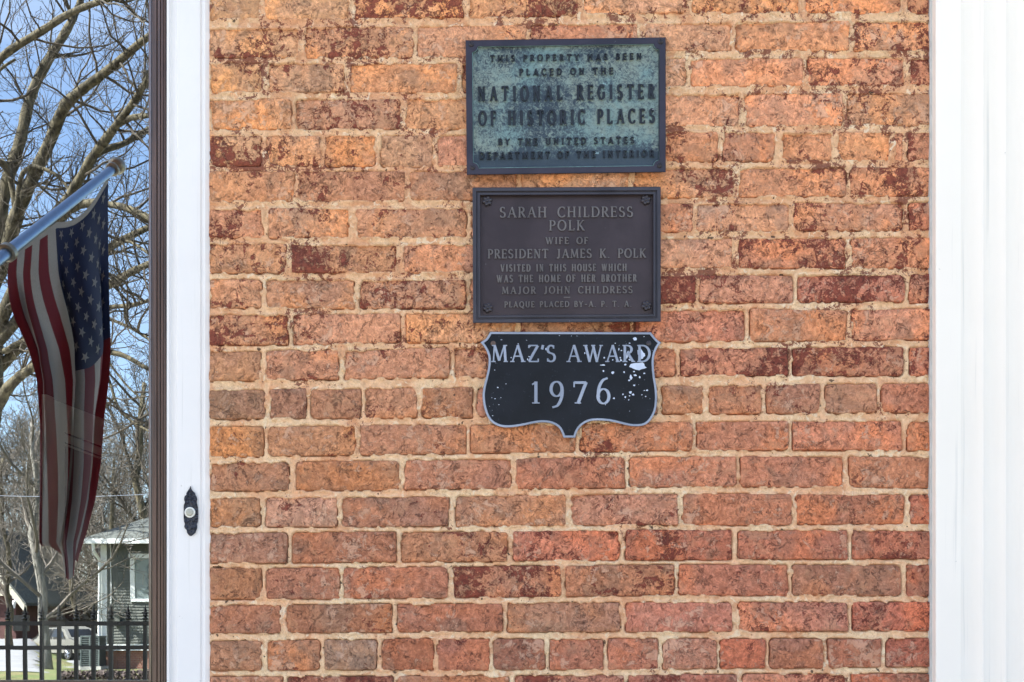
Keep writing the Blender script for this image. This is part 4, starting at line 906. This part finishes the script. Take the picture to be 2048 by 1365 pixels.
for (pts, d0, d1, w0, w1) in limbs:
    n = len(pts); P3_ = []; rr = []
    # refine with slight wobble
    for i in range(n-1):
        for k in range(4):
            u = k/4; t = (i+u)/(n-1); a, b = pts[i], pts[i+1]; d = d0+(d1-d0)*t
            P3_.append(R(a[0]+(b[0]-a[0])*u + rnd.uniform(-1.3, 1.3), a[1]+(b[1]-a[1])*u + rnd.uniform(-1.3, 1.3), d)); rr.append((w0+(w1-w0)*t)/2000*d/D*rnd.uniform(.9, 1.1))
    P3_.append(R(*pts[-1], d1)); rr.append(w1/2000*d1/D)
    # smooth the corners
    for _ in range(2): P3_ = [P3_[0]] + [(P3_[i-1]+P3_[i]*2+P3_[i+1])/4 for i in range(1, len(P3_)-1)] + [P3_[-1]]
    mb = MB(); mb.tube(P3_, rr, 9); kt.append(mb.build('limb', M_BARK, ft, smooth=True))
    L = sum((P3_[i+1]-P3_[i]).length for i in range(len(P3_)-1)); K = max(4, int(L*4.6))
    for k in range(K):
        i = rnd.randrange(0, len(P3_)-1); t_ = (P3_[i+1]-P3_[i]).normalized(); ax = Vector((rnd.uniform(-1, 1), rnd.uniform(-1, 1), rnd.uniform(-1, 1))); s_ = t_.cross(ax).normalized()
        d_ = (t_*rnd.uniform(.2, .9)+s_).normalized(); shoot(tw, P3_[i], d_, rnd.uniform(.6, 1.5), rnd.uniform(.010, .019), 2, rnd, .30, .10, (5, 5), .35, .0026)
kt.append(tw.build('twigs', M_TWIG, ft)); kt[-1]['kind'] = 'stuff'
for o in kt: atP(ft, o)

def bare(name, seed, H, r0, mat, tmat, lean=(0, 0), kids=(6, 7, 7), minr=.008, nl=9, spread=.55, first=.22):
    rn = random.Random(seed); root = bpy.data.objects.new(name, None); COL.objects.link(root); mb = MB(); tp = []; p = Vector((0, 0, -.3)); 
    for i in range(10):
        tp.append(p.copy()); p = p + Vector((lean[0]+rn.uniform(-.25, .25), lean[1]+rn.uniform(-.25, .25), H*.085))
    mb.tube(tp, [r0*(1.25 if i == 0 else 1-.075*i) for i in range(10)], 9); mb.build('trunk', mat, root, smooth=True)
    tw = MB()
    for k in range(nl):
        t = first + (1-first)*k/nl; i = min(8, int(t*9)); w = k*2.4+rn.uniform(-.4, .4); q = tp[i].lerp(tp[i+1], t*9-i)
        d = Vector((math.cos(w)*spread, math.sin(w)*spread, rn.uniform(.45, .9))).normalized()
        shoot(tw, q, d, H*rn.uniform(.36, .52)*(1.1-.5*t), r0*.42*(1.1-.6*t), 3, rn, .2, .09, kids, .3, minr)
    o = tw.build('crown', tmat, root); return root
protos = [bare('bare_tree', 31, 13, .22, M_PALE, M_TWIGP), bare('bare_tree', 32, 15, .26, M_BARK, M_TWIG), bare('bare_tree', 33, 11, .16, M_BARK, M_TWIGP, nl=11, spread=.8)]
spots = [ # column, distance, variety, scale, turn, label
 (95, 33, 0, .78, .3, 'pale barked bare tree standing beside the driveway in the reflection'),
 (20, 48, 2, 1.0, 1.2, 'spreading bare tree behind the brick gabled house in the reflection'),
 (278, 41, 1, .95, 2.2, 'dark bare tree behind the roof of the grey sided house in the reflection'),
 (225, 46, 2, 1.05, .8, 'bare tree rising just left of the grey sided house roof in the reflection'),
 (160, 62, 2, .95, 3.1, 'low bare tree behind the parked silver car in the reflection'),
 (60, 66, 1, 1.0, 4.0, None), (120, 74, 1, 1.05, 5.0, None), (190, 70, 2, 1.25, 1.7, None), (250, 68, 0, 1.05, .1, None), (0, 80, 1, 1.15, 2.7, None), (300, 76, 2, 1.3, 3.9, None), (430, 64, 1, 1.1, 2.0, None), (500, 72, 0, 1.2, 4.4, None), (580, 58, 2, 1.1, 0.9, None), (660, 70, 1, 1.2, 3.3, None), (740, 62, 2, 1.2, 5.1, None), (830, 75, 1, 1.3, 0.4, None), (930, 66, 0, 1.2, 2.6, None), (1060, 72, 2, 1.3, 1.5, None), (-200, 66, 1, 1.2, 3.0, None), (-380, 74, 2, 1.4, 0.2, None), (-60, 72, 2, 1.3, .4, None), (150, 92, 1, 1.25, 5.6, None), (350, 60, 1, 1.1, 1.1, None)]
used = set()
for (px, dist, v, s, rz, lab) in spots:
    o = protos[v] if v not in used else copy_tree(protos[v]); used.add(v)
    c = R(px, 0, dist); o.location = (c.x, c.y, gz(c.x, c.y)); o.scale = (s, s, s); o.rotation_euler = (0, 0, rz)
    tag(o, lab or 'bare tree in the far mass of trees down the street', 'tree', None if lab else 'bare trees massed far down the street')

# flag on its pole -----------------------------------------------------
M_POLE = simple('brushed_aluminium_pole', (0.24, 0.31, 0.40, 1), 0.32, 0.04, 40, 0.05, 0.0005, metallic=0.9)
M_BALL = simple('dull_brass_ball', (0.30, 0.27, 0.20, 1), 0.36, 0.1, 20, 0.05, 0.0005, metallic=0.7)
tipP, ringP = R(226, 338, 3.75), R(15, 505, 3.2); ax = (tipP-ringP).normalized(); baseP = ringP - ax*((ringP.y+.03)/-ax.y if ax.y < 0 else 1.0)*(-1 if False else 1)
k_ = (ringP.y - (-0.028))/(-ax.y); baseP = ringP - ax*(-k_) if k_ > 0 else ringP + ax*k_
fp = thing('flag_pole', 'angled silver flag pole with a ball tip reflected in the door glass', 'flag pole', loc=baseP)
ko = [MB().tube([baseP, ringP, tipP], [.0175, .0170, .0145], 20).build('pole', M_POLE, fp, smooth=True, angle=40)]
mb = MB(); c = tipP; prof_ = [(-.012, .018), (-.008, .023), (.002, .023), (.006, .017)] + [(.032 - .029*math.cos(a), .029*math.sin(a)) for a in np.linspace(.55, 3.05, 12)]
mb.lathe(c, ax, prof_, 24); ko.append(mb.build('ball_finial', M_BALL, fp, smooth=True, angle=60))
mb = MB(); mb.lathe(ringP, ax, [(-.010, .0215), (-.008, .027), (.008, .027), (.010, .0215)], 24); ko.append(mb.build('collar', M_BALL, fp, smooth=True, angle=40))
mb = MB(); mb.lathe(baseP, ax, [(-.005, .026), (.09, .026), (.095, .022)], 16); mb.box((baseP.x-.05, -.036, baseP.z-.07), (baseP.x+.05, -.0255, baseP.z+.07)); ko.append(mb.build('bracket', M_BALL, fp))
for o in ko: atP(fp, o)
def cloth(name, c, back=0.35):
    t = NT(name); p = t.pos((1, 1, 1)); n = t.noise(p, 300, 2, 0.5); cc = t.mix(t.ramp(n, .3, .7), tuple(v*.85 for v in c[:3])+(1,), c)
    t.fin(cc, 0.85); tl = t.n('ShaderNodeBsdfTranslucent'); t.l(cc, tl.inputs[0]); mx = t.n('ShaderNodeMixShader'); mx.inputs[0].default_value = back
    t.l(t.b.outputs[0], mx.inputs[1]); t.l(tl.outputs[0], mx.inputs[2]); t.l(mx.outputs[0], t.out.inputs[0]); return t.m
FR, FW, FB = cloth('red_cloth', (0.12, 0.010, 0.014, 1)), cloth('white_cloth', (0.29, 0.275, 0.245, 1)), cloth('navy_cloth', (0.012, 0.018, 0.050, 1))
flag = thing('flag', 'american flag hanging in folds from the angled pole, reflected in the door glass', 'flag', loc=R(110, 450, 3.5))
NU, NV = 78, 120
Lx = [(430,5),(545,0),(640,28),(700,52),(760,66),(850,74),(960,78),(1085,81),(1120,112),(1150,132)]; Rx = [(365,217),(460,220),(600,222),(690,223),(760,217),(830,206),(930,196),(1000,184),(1060,168),(1110,152),(1150,142)]
def S(u, v):
    """u: 0 at the pole tip .. 1 at the collar along the hoist; v: 0 at the hoist .. 1 at the fly"""
    hx, hy = 217 + (20-217)*u, 352 + (509-352)*u + 26*math.sin(math.pi*min(1, u*1.9))*(1 if u < .52 else 0) + 10*math.sin(math.pi*u)
    hd = 3.72 + (3.22-3.72)*u
    ye = 1150 - 70*abs(u-.35)**1.0 - 20*math.sin(u*9); y = hy + (ye-hy)*v
    xl_ = float(np.interp(y, [a for a, b in Lx], [b for a, b in Lx])); xr_ = float(np.interp(y, [a for a, b in Rx], [b for a, b in Rx]))
    uu = 1-u; g = v**.55
    # the stripes bunch to the left while the union fans out over the right half
    k = uu + .16*math.sin(uu*math.pi)*g
    bx = xl_ + (xr_-xl_)*min(1, max(0, k)); e = min(1, v*4); x = hx*(1-e) + bx*e
    amp = min(1, v*2.6)
    fold = math.sin(uu*14.5 + v*3.2+.6)*.085 + math.sin(uu*31 - v*4 + 1)*.026
    x += amp*(math.sin(uu*17+v*3.4)*11.0 + math.sin(uu*33-v*2)*3)*(1-.35*v)
    fold += .17*max(0, uu-.76)/.24 - .05*max(0, .16-uu)/.16; dd = hd*(1-v) + 3.47*v + amp*fold
    return R(x, y, dd)
mb = MB(); vs = [S(i/NU, j/NV) for j in range(NV+1) for i in range(NU+1)]; fs = []; ms = []
for j in range(NV):
    for i in range(NU):
        fs.append((j*(NU+1)+i, j*(NU+1)+i+1, (j+1)*(NU+1)+i+1, (j+1)*(NU+1)+i)); u = (i+.5)/NU; v = (j+.5)/NV
        st = int(u*13); ms.append(2 if (u < 7/13 and v < .42 and v > .014) else (1 if v < .014 else (0 if st % 2 == 0 else 1)))
mb.v = [tuple(p) for p in vs]; mb.f = fs; mb.mi = ms; fo = mb.build('cloth', [FR, FW, FB], flag, smooth=True); kk = [fo]
mb = MB()
for rr in range(9):
    for cc in range(6 if rr % 2 == 0 else 5):
        v0 = .42*((cc*2+1+(rr % 2))/12); u0 = 7/13*((rr+1)/10)
        for sgn in (1, -1):
            c0 = S(u0, v0); du = (S(u0+.01, v0)-c0)/.01; dv = (S(u0, v0+.01)-c0)/.01; nn = du.cross(dv).normalized()*sgn*.0014
            pts = []
            for k in range(10):
                w = k*math.pi/5; r_ = 1.0 if k % 2 == 0 else .40
                pts.append(S(u0+r_*.027*math.sin(w)*1.0, v0+r_*.0165*math.cos(w))+nn)
            mb.add([c0+nn]+pts, [(0, k+1, (k+1) % 10+1) for k in range(10)])
kk.append(mb.build('stars', FW, flag)); kk[-1]['kind'] = 'stuff'
for o in kk: atP(flag, o)

# grey sided house ------------------------------------------------------
M_SID = simple('grey_green_siding', (0.105, 0.11, 0.095, 1), 0.7, 0.06, 4)
M_TRIM = simple('house_white_trim', (0.72, 0.73, 0.72, 1), 0.6, 0.05, 8)
M_ROOF = simple('grey_shingles', (0.10, 0.105, 0.095, 1), 0.95, 0.35, 9, 0.4, 0.02)
def fnd_mat():
    t = NT('brown_brick_courses'); b = t.n('ShaderNodeTexBrick'); mp = t.pos((1, 1, 1)); sx = t.n('ShaderNodeSeparateXYZ'); t.l(mp, sx.inputs[0]); cb = t.n('ShaderNodeCombineXYZ'); t.l(sx.outputs[0], cb.inputs[0]); t.l(sx.outputs[2], cb.inputs[1]); t.l(cb.outputs[0], b.inputs['Vector'])
    b.inputs['Color1'].default_value = (0.20, 0.075, 0.05, 1); b.inputs['Color2'].default_value = (0.26, 0.11, 0.075, 1); b.inputs['Mortar'].default_value = (0.30, 0.25, 0.2, 1); b.inputs['Scale'].default_value = 4.5; b.inputs['Mortar Size'].default_value = .02
    return t.fin(b.outputs[0], 0.9)
M_FND = fnd_mat(); M_DARK = simple('dark_pane', (0.015, 0.017, 0.02, 1), 0.08, 0.1, 4, 0.0, 0.001)
hd = 34.0; HY = R(0, 0, hd).y
def hx_(px): return R(px, 0, hd).x
def hz_(py): return R(0, py, hd).z
gh = thing('house', 'grey sided house with white trim and hipped roof, low in the door glass reflection', 'house', loc=(hx_(330), HY, hz_(1337)))
X0h, X1h = hx_(204), hx_(204)+9.5; zb_, zs, ze = hz_(1340)-.3, hz_(1291), hz_(1089); kh = []
kh.append(MB().box((X0h+.02, HY-8, zb_), (X1h-.02, HY-.03, zs)).build('foundation', M_FND, gh))
mb = MB(); nS = 34; 
for i in range(nS):
    z0 = zs+(ze-zs)*i/nS; z1 = zs+(ze-zs)*(i+1)/nS
    mb.add([(X0h, HY+.030, z0), (X1h, HY+.030, z0), (X1h, HY+.004, z1), (X0h, HY+.004, z1), (X0h, HY, z0), (X1h, HY, z0)], [(0,1,2,3), (4,5,1,0)])
kh.append(mb.build('clapboards', M_SID, gh)); kh[-1]['kind'] = 'stuff'
kh.append(MB().box((X0h, HY-8, zs), (X1h, HY-.001, ze)).build('wall', M_SID, gh))
kh.append(MB().box((X0h-.03, HY-.1, zs-.05), (X0h+.16, HY+.05, ze)).build('corner_board', M_TRIM, gh))
kh.append(MB().box((X0h-.05, HY-.1, zs-.17), (X1h, HY+.07, zs+.03)).build('water_table', M_TRIM, gh))
xe = hx_(163); zc = hz_(1040)
mb = MB(); mb.add([(xe, HY+.5, ze+.08), (X1h+.6, HY+.5, ze+.08), (X1h+.6, HY-8.6, ze+.08), (xe, HY-8.6, ze+.08), (xe+4.2, HY-4.0, ze+2.3), (X1h-3.4, HY-4.0, ze+2.3), (xe, HY+.5, ze), (X1h+.6, HY+.5, ze), (X1h+.6, HY-8.6, ze), (xe, HY-8.6, ze)],
  [(0,1,5,4),(1,2,5),(2,3,4,5),(3,0,4),(6,9,8,7)]); kh.append(mb.build('roof', M_ROOF, gh))
kh.append(MB().box((xe-.04, HY+.5, ze-.02), (X1h+.6, HY+.62, ze+.13)).build('gutter', M_TRIM, gh))
kh.append(MB().tube([(hx_(198), HY+.5, ze), (hx_(198), HY+.45, ze-.25), (hx_(202), HY+.12, ze-.5), (hx_(202), HY+.12, zb_+.65), (hx_(199), HY+.35, zb_+.42)], .05, 6).build('downspout', M_TRIM, gh))
wx0, wx1, wz0, wz1 = hx_(262), hx_(262)+1.15, hz_(1204), hz_(1117)
wf = MB(); wf.box((wx0, HY+.02, wz0), (wx0+.14, HY+.07, wz1)); wf.box((wx1-.14, HY+.02, wz0), (wx1, HY+.07, wz1)); wf.box((wx0+.141, HY+.02, wz0), (wx1-.141, HY+.07, wz0+.10)); wf.box((wx0-.04, HY+.02, wz1+.002), (wx1+.04, HY+.09, wz1+.14)); wfo = wf.build('window', M_TRIM, gh); kh.append(wfo)
pn = MB().box((wx0+.14, HY+.021, wz0+.1), (wx1-.14, HY+.035, wz1)).build('pane', simple('leaded_pane', (0.20, 0.24, 0.24, 1), 0.12, 0.1, 3), wfo)
lm = MB(); cxm = (wx0+wx1)/2
for k in range(3):
    zc_ = wz0+.35+k*.33
    for r_ in (.16, .09):
        q = [(cxm, HY+.04, zc_+r_), (cxm+r_*.7, HY+.04, zc_), (cxm, HY+.04, zc_-r_), (cxm-r_*.7, HY+.04, zc_), (cxm, HY+.04, zc_+r_)]; lm.tube(q, .012, 4, cap=False)
lm.build('lead_lines', M_IRON, wfo)['kind'] = 'stuff'
for (px0, px1, py0, py1) in ((229, 243, 1230, 1250),): kh.append(MB().box((hx_(px0), HY+.03, hz_(py1)), (hx_(px1), HY+.22, hz_(py0))).build('meter_box', M_SID, gh))
kh.append(MB().box((hx_(222), HY+.03, zs), (hx_(223.2), HY+.06, ze)).build('conduit', M_TRIM, gh))
for o in kh: atP(gh, o)
# air conditioner
ad = 33.2; AY = R(0, 0, ad).y; c0, c1 = R(160.5, 1334, ad), R(198.5, 1272, ad)
ac = thing('air_conditioner', 'grey louvred air conditioner unit beside the corner of the grey sided house in the reflection', 'air conditioner', loc=((c0.x+c1.x)/2, AY, c0.z))
M_ACM = simple('ac_grey_metal', (0.11, 0.13, 0.125, 1), 0.5, 0.05, 5); w_ = c1.x-c0.x
kc = [MB().box((c0.x+.02, AY-w_, c0.z), (c1.x-.02, AY-.03, c1.z-.03)).build('casing', simple('ac_dark', (0.05, 0.055, 0.055, 1), 0.7), ac), MB().box((c0.x, AY-w_-.01, c1.z-.05), (c1.x, AY+.01, c1.z)).build('lid', M_ACM, ac), MB().box((c0.x-.06, AY-w_, c0.z-.3), (c1.x+.06, AY+.05, c0.z)).build('base', M_PATH, ac)]
lv = MB()
for k in range(13): z = c0.z+.04+(c1.z-c0.z-.1)*k/13; lv.box((c0.x, AY-.03, z), (c1.x, AY, z+.022))
kc.append(lv.build('louvres', M_ACM, ac)); kc[-1]['kind'] = 'stuff'
for x_ in (c0.x, (c0.x+c1.x)/2-.02, c1.x-.04): kc.append(MB().box((x_, AY-.04, c0.z), (x_+.04, AY+.006, c1.z-.05)).build('corner_post', M_ACM, ac))
for o in kc: atP(ac, o)

# brick house with a gable on the left, pale houses behind
bd = 58.0; BY = R(0, 0, bd).y; bx = lambda p: R(p, 0, bd).x; bz = lambda p: R(0, p, bd).z
bh = thing('house', 'dark brick house with a cream gable rake, left edge of the door glass', 'house', loc=(bx(-40), BY, bz(1272)))
kb = [MB().box((bx(-170), BY-9, bz(1272)-.5), (bx(32), BY, bz(1186))).build('wall', simple('dark_brown_brick', (0.09, 0.04, 0.035, 1), 0.9, 0.3, 3), bh)]
g_ = MB(); g_.add([(bx(-170), BY, bz(1186)), (bx(32), BY, bz(1186)), (bx(-69), BY, bz(1064))], [(0, 1, 2)]); kb.append(g_.build('gable', simple('brown_shingle_gable', (0.16, 0.12, 0.09, 1), .9, .2, 4), bh))
pk = Vector((bx(-66), BY+.6, bz(1052))); 
for sg, e_ in ((1, 62), (-1, -194)):
    ev = Vector((bx(e_), BY+.6, bz(1212))); dn = Vector((0, 0, -.42)); mb = MB(); 
    mb.add([pk, ev, ev+dn, pk+dn, pk-Vector((0, .12, 0)), ev-Vector((0, .12, 0)), ev+dn-Vector((0, .12, 0)), pk+dn-Vector((0, .12, 0))], [(0,1,2,3),(7,6,5,4),(0,4,5,1),(3,2,6,7),(1,5,6,2)]); kb.append(mb.build('rake_board', simple('cream_rake', (0.50, 0.46, 0.36, 1), .7), bh))
    a = pk+Vector((0, 0, .14)); b_ = ev+Vector((0, 0, .14)); bk = Vector((0, -10, 0)); kb.append(MB().add([a, b_, b_+bk, a+bk, a-Vector((0,0,.13)), b_-Vector((0,0,.13)), b_+bk-Vector((0,0,.13)), a+bk-Vector((0,0,.13))], [(0,1,2,3),(4,7,6,5),(0,4,5,1)]).build('roof_slope', M_ROOF, bh))
kb.append(MB().box((bx(-150), BY+.1, bz(1192)), (bx(27), BY+.5, bz(1180))).build('tie_beam', simple('cream_beam', (0.50, 0.46, 0.36, 1), .7), bh))
kb.append(MB().tube([(bx(33), BY+.4, bz(1216)), (bx(36), BY+.4, bz(1204)), (bx(46), BY+.4, bz(1196)), (bx(33), BY+.4, bz(1194))], .11, 5).build('bracket', M_TRIM, bh))
kb.append(MB().box((bx(27), BY+.02, bz(1262)), (bx(60), BY+.06, bz(1230))).build('garage_opening', M_DARK, bh))
for o in kb: atP(bh, o)
def plain_house(label, px0, px1, py0, py1, pyr, dist, wall_c, roof_c, wins):
    y = R(0, 0, dist).y; a, b = R(px0, py0, dist), R(px1, py1, dist); rt = thing('house', label, 'house', loc=((a.x+b.x)/2, y, a.z)); k = []
    k.append(MB().box((a.x, y-9, a.z-1.5), (b.x, y, b.z)).build('wall', simple('far_wall', wall_c, .85, .08, 2), rt)); r_ = R(0, pyr, dist).z; m_ = (a.x+b.x)/2
    k.append(MB().add([(a.x-.5, y+.5, b.z-.1), (b.x+.5, y+.5, b.z-.1), (b.x+.5, y-9.5, b.z-.1), (a.x-.5, y-9.5, b.z-.1), (a.x-.1, y-4.5, r_), (b.x+.1, y-4.5, r_)], [(0,1,5,4),(2,3,4,5),(1,2,5),(3,0,4),(0,3,2,1)]).build('roof', simple('far_roof', roof_c, .95, .2, 2), rt))
    for (p0, p1, q0, q1) in wins:
        u, v = R(p0, q1, dist), R(p1, q0, dist); f_ = MB().box((u.x-.08, y+.005, u.z-.08), (v.x+.08, y+.05, v.z+.08)).build('window', M_TRIM, rt); MB().box((u.x, y+.051, u.z), (v.x, y+.06, v.z)).build('pane', M_DARK, f_); k.append(f_)
    for o in k: atP(rt, o)
plain_house('tan house with a sunlit roof behind the brick gabled house in the reflection', 20, 88, 1262, 1196, 1142, 72, (0.42, 0.36, 0.24, 1), (0.42, 0.33, 0.20, 1), [(50, 58, 1212, 1226)])
plain_house('grey house with a dark doorway behind the parked car in the reflection', 128, 196, 1262, 1205, 1172, 70, (0.30, 0.30, 0.28, 1), (0.30, 0.30, 0.29, 1), [(163, 170, 1198+9, 1214+6), (142, 155, 1220, 1250)])
# dark wooden garden fence, post by post
gd = 64; y = R(0, 0, gd).y; wfn = thing('garden_fence', 'dark wooden board fence behind the parked silver car in the reflection', 'fence', loc=(R(160, 0, gd).x, y, R(0, 1300, gd).z)); px = 112; k = []
M_BRD = simple('weathered_boards', (0.10, 0.085, 0.06, 1), .9, .3, 3)
bdm = None
while px < 206:
    a, b = R(px, 1312, gd), R(px+4.6, 1238, gd)
    k.append(MB().box((a.x, y, a.z), (b.x-.02, y+.04, b.z)).build('board', M_BRD, wfn)); px += 4.7
for o in k: atP(wfn, o)
# parked car
cd = 56.0; cc_ = R(140, 1332, cd); cz = gz(cc_.x, cc_.y)
car = thing('parked_car', 'silver hatchback car parked beyond the iron fence in the reflection', 'car', loc=(cc_.x, cc_.y, cz+.04))
M_PAINT = simple('silver_car_paint', (0.19, 0.185, 0.165, 1), 0.35, 0.03, 2, 0.0, 0.001); M_TYRE = simple('tyre_rubber', (0.02, 0.02, 0.02, 1), .8)
side = [(-2.1,.32),(-2.15,.75),(-2.05,1.02),(-1.75,1.12),(-1.35,1.50),(-.9,1.62),(.2,1.66),(.75,1.55),(1.30,1.12),(1.95,1.0),(2.2,.78),(2.2,.35)]
mb = MB(); n = len(side)
lay = [(-.84, .96), (-.90, 1.0), (.90, 1.0), (.84, .96)]
v = []
for (yy, s_) in lay:
    for (x_, z_) in side:
        tum = .20*max(0, (z_-1.05))/.6; v.append((x_*s_, yy - math.copysign(tum, yy), z_ if s_ == 1.0 else .34+(z_-.34)*.985))
f = []
for kx_ in range(3):
    for i in range(n): j = (i+1) % n; f.append((kx_*n+i, kx_*n+j, (kx_+1)*n+j, (kx_+1)*n+i))
f.append(tuple(range(n))[::-1]); f.append(tuple(3*n+i for i in range(n)))
mb.add(v, f); body = fixnorm(mb.build('body', M_PAINT, car, smooth=True, angle=35))
for sg in (-1, 1):
    def wq(x_, z_): return (x_, sg*(.905 - .20*max(0, (z_-1.05))/.6), z_)
    w_m = MB().add([wq(-1.35, 1.12), wq(-.35, 1.12), wq(-.35, 1.52), wq(-.95, 1.52), wq(-1.2, 1.38)], [(0,1,2,3,4)]); w_m.build('side_window', M_DARK, car)
    w_m = MB().add([wq(-.28, 1.12), wq(.95, 1.12), wq(.62, 1.42), wq(.25, 1.54), wq(-.28, 1.53)], [(0,1,2,3,4)]); w_m.build('side_window', M_DARK, car)
    for x_ in (-1.35, 1.38):
        mb = MB(); mb.lathe((x_, sg*.72, .33), (0, sg, 0), [(0, .33), (.19, .33), (.21, .30), (.19, .22)], 20); wh = mb.build('wheel', M_TYRE, car)
        mb = MB(); mb.lathe((x_, sg*.905, .33), (0, sg, 0), [(0, .07), (.02, .05)], 10)
        for q_ in range(5):
            w = q_*1.2566; mb.tube([(x_+.05*math.cos(w), sg*.915, .33+.05*math.sin(w)), (x_+.21*math.cos(w), sg*.918, .33+.21*math.sin(w))], [.035, .045], 5)
        mb.build('rim', M_ALU, wh)
    MB().box((-2.17, sg*.55, .80), (-2.09, sg*.86, .98)).build('tail_lamp', simple('red_lamp', (0.3, 0.01, 0.01, 1), .3), car)
MB().add([(-1.80, -.68, 1.13), (-1.80, .68, 1.13), (-1.40, .62, 1.48), (-1.40, -.62, 1.48)], [(0,1,2,3)]).build('rear_window', M_DARK, car)
MB().add([(1.33, -.70, 1.12), (1.33, .70, 1.12), (.80, .60, 1.52), (.80, -.60, 1.52)], [(3,2,1,0)]).build('windscreen', M_DARK, car)
car.rotation_euler = (0, 0, math.radians(38))
# power line and its two poles out of sight
pdist = 26; a, b = R(-420, 984, pdist), R(760, 960, pdist); mb = MB(); mb.tube([a.lerp(b, i/12)+Vector((0, 0, -.5*math.sin(math.pi*i/12)+.25)) for i in range(13)], .006, 4, cap=False)
pl_ = thing('power_line', 'thin pale power line crossing the street in the reflection', 'power line', loc=a); o = mb.build('wire', M_ALU, pl_); atP(pl_, o)
for e in (a, b):
    g0 = gz(e.x, e.y); o = MB().tube([(e.x, e.y, g0-.3), (e.x, e.y, e.z+.6)], [.16, .11], 10).build('pole', M_TWIG, pl_); atP(pl_, o)
# low hedge strip before the far lawn
hg = MB(); rh = random.Random(5)
for k in range(2600):
    px = rh.uniform(118, 420); d = 27.2 + rh.uniform(0, .9); c = R(px, 0, d); z = gz(c.x, c.y) + rh.uniform(0, .22); s_ = rh.uniform(.02, .06)
    w = Vector((rh.uniform(-1, 1), rh.uniform(-1, 1), rh.uniform(-1, 1)))*s_; u = Vector((rh.uniform(-1, 1), rh.uniform(-1, 1), rh.uniform(-1, 1)))*s_; c.z = z
    hg.add([c-w, c+u, c+w, c-u], [(0,1,2,3)])
o = hg.build('mulch_bed', simple('brown_mulch', (0.07, 0.05, 0.045, 1), .9, .3, 5)); o['kind'] = 'stuff'; o['label'] = 'dark leaf mulch along the near edge of the far lawn'
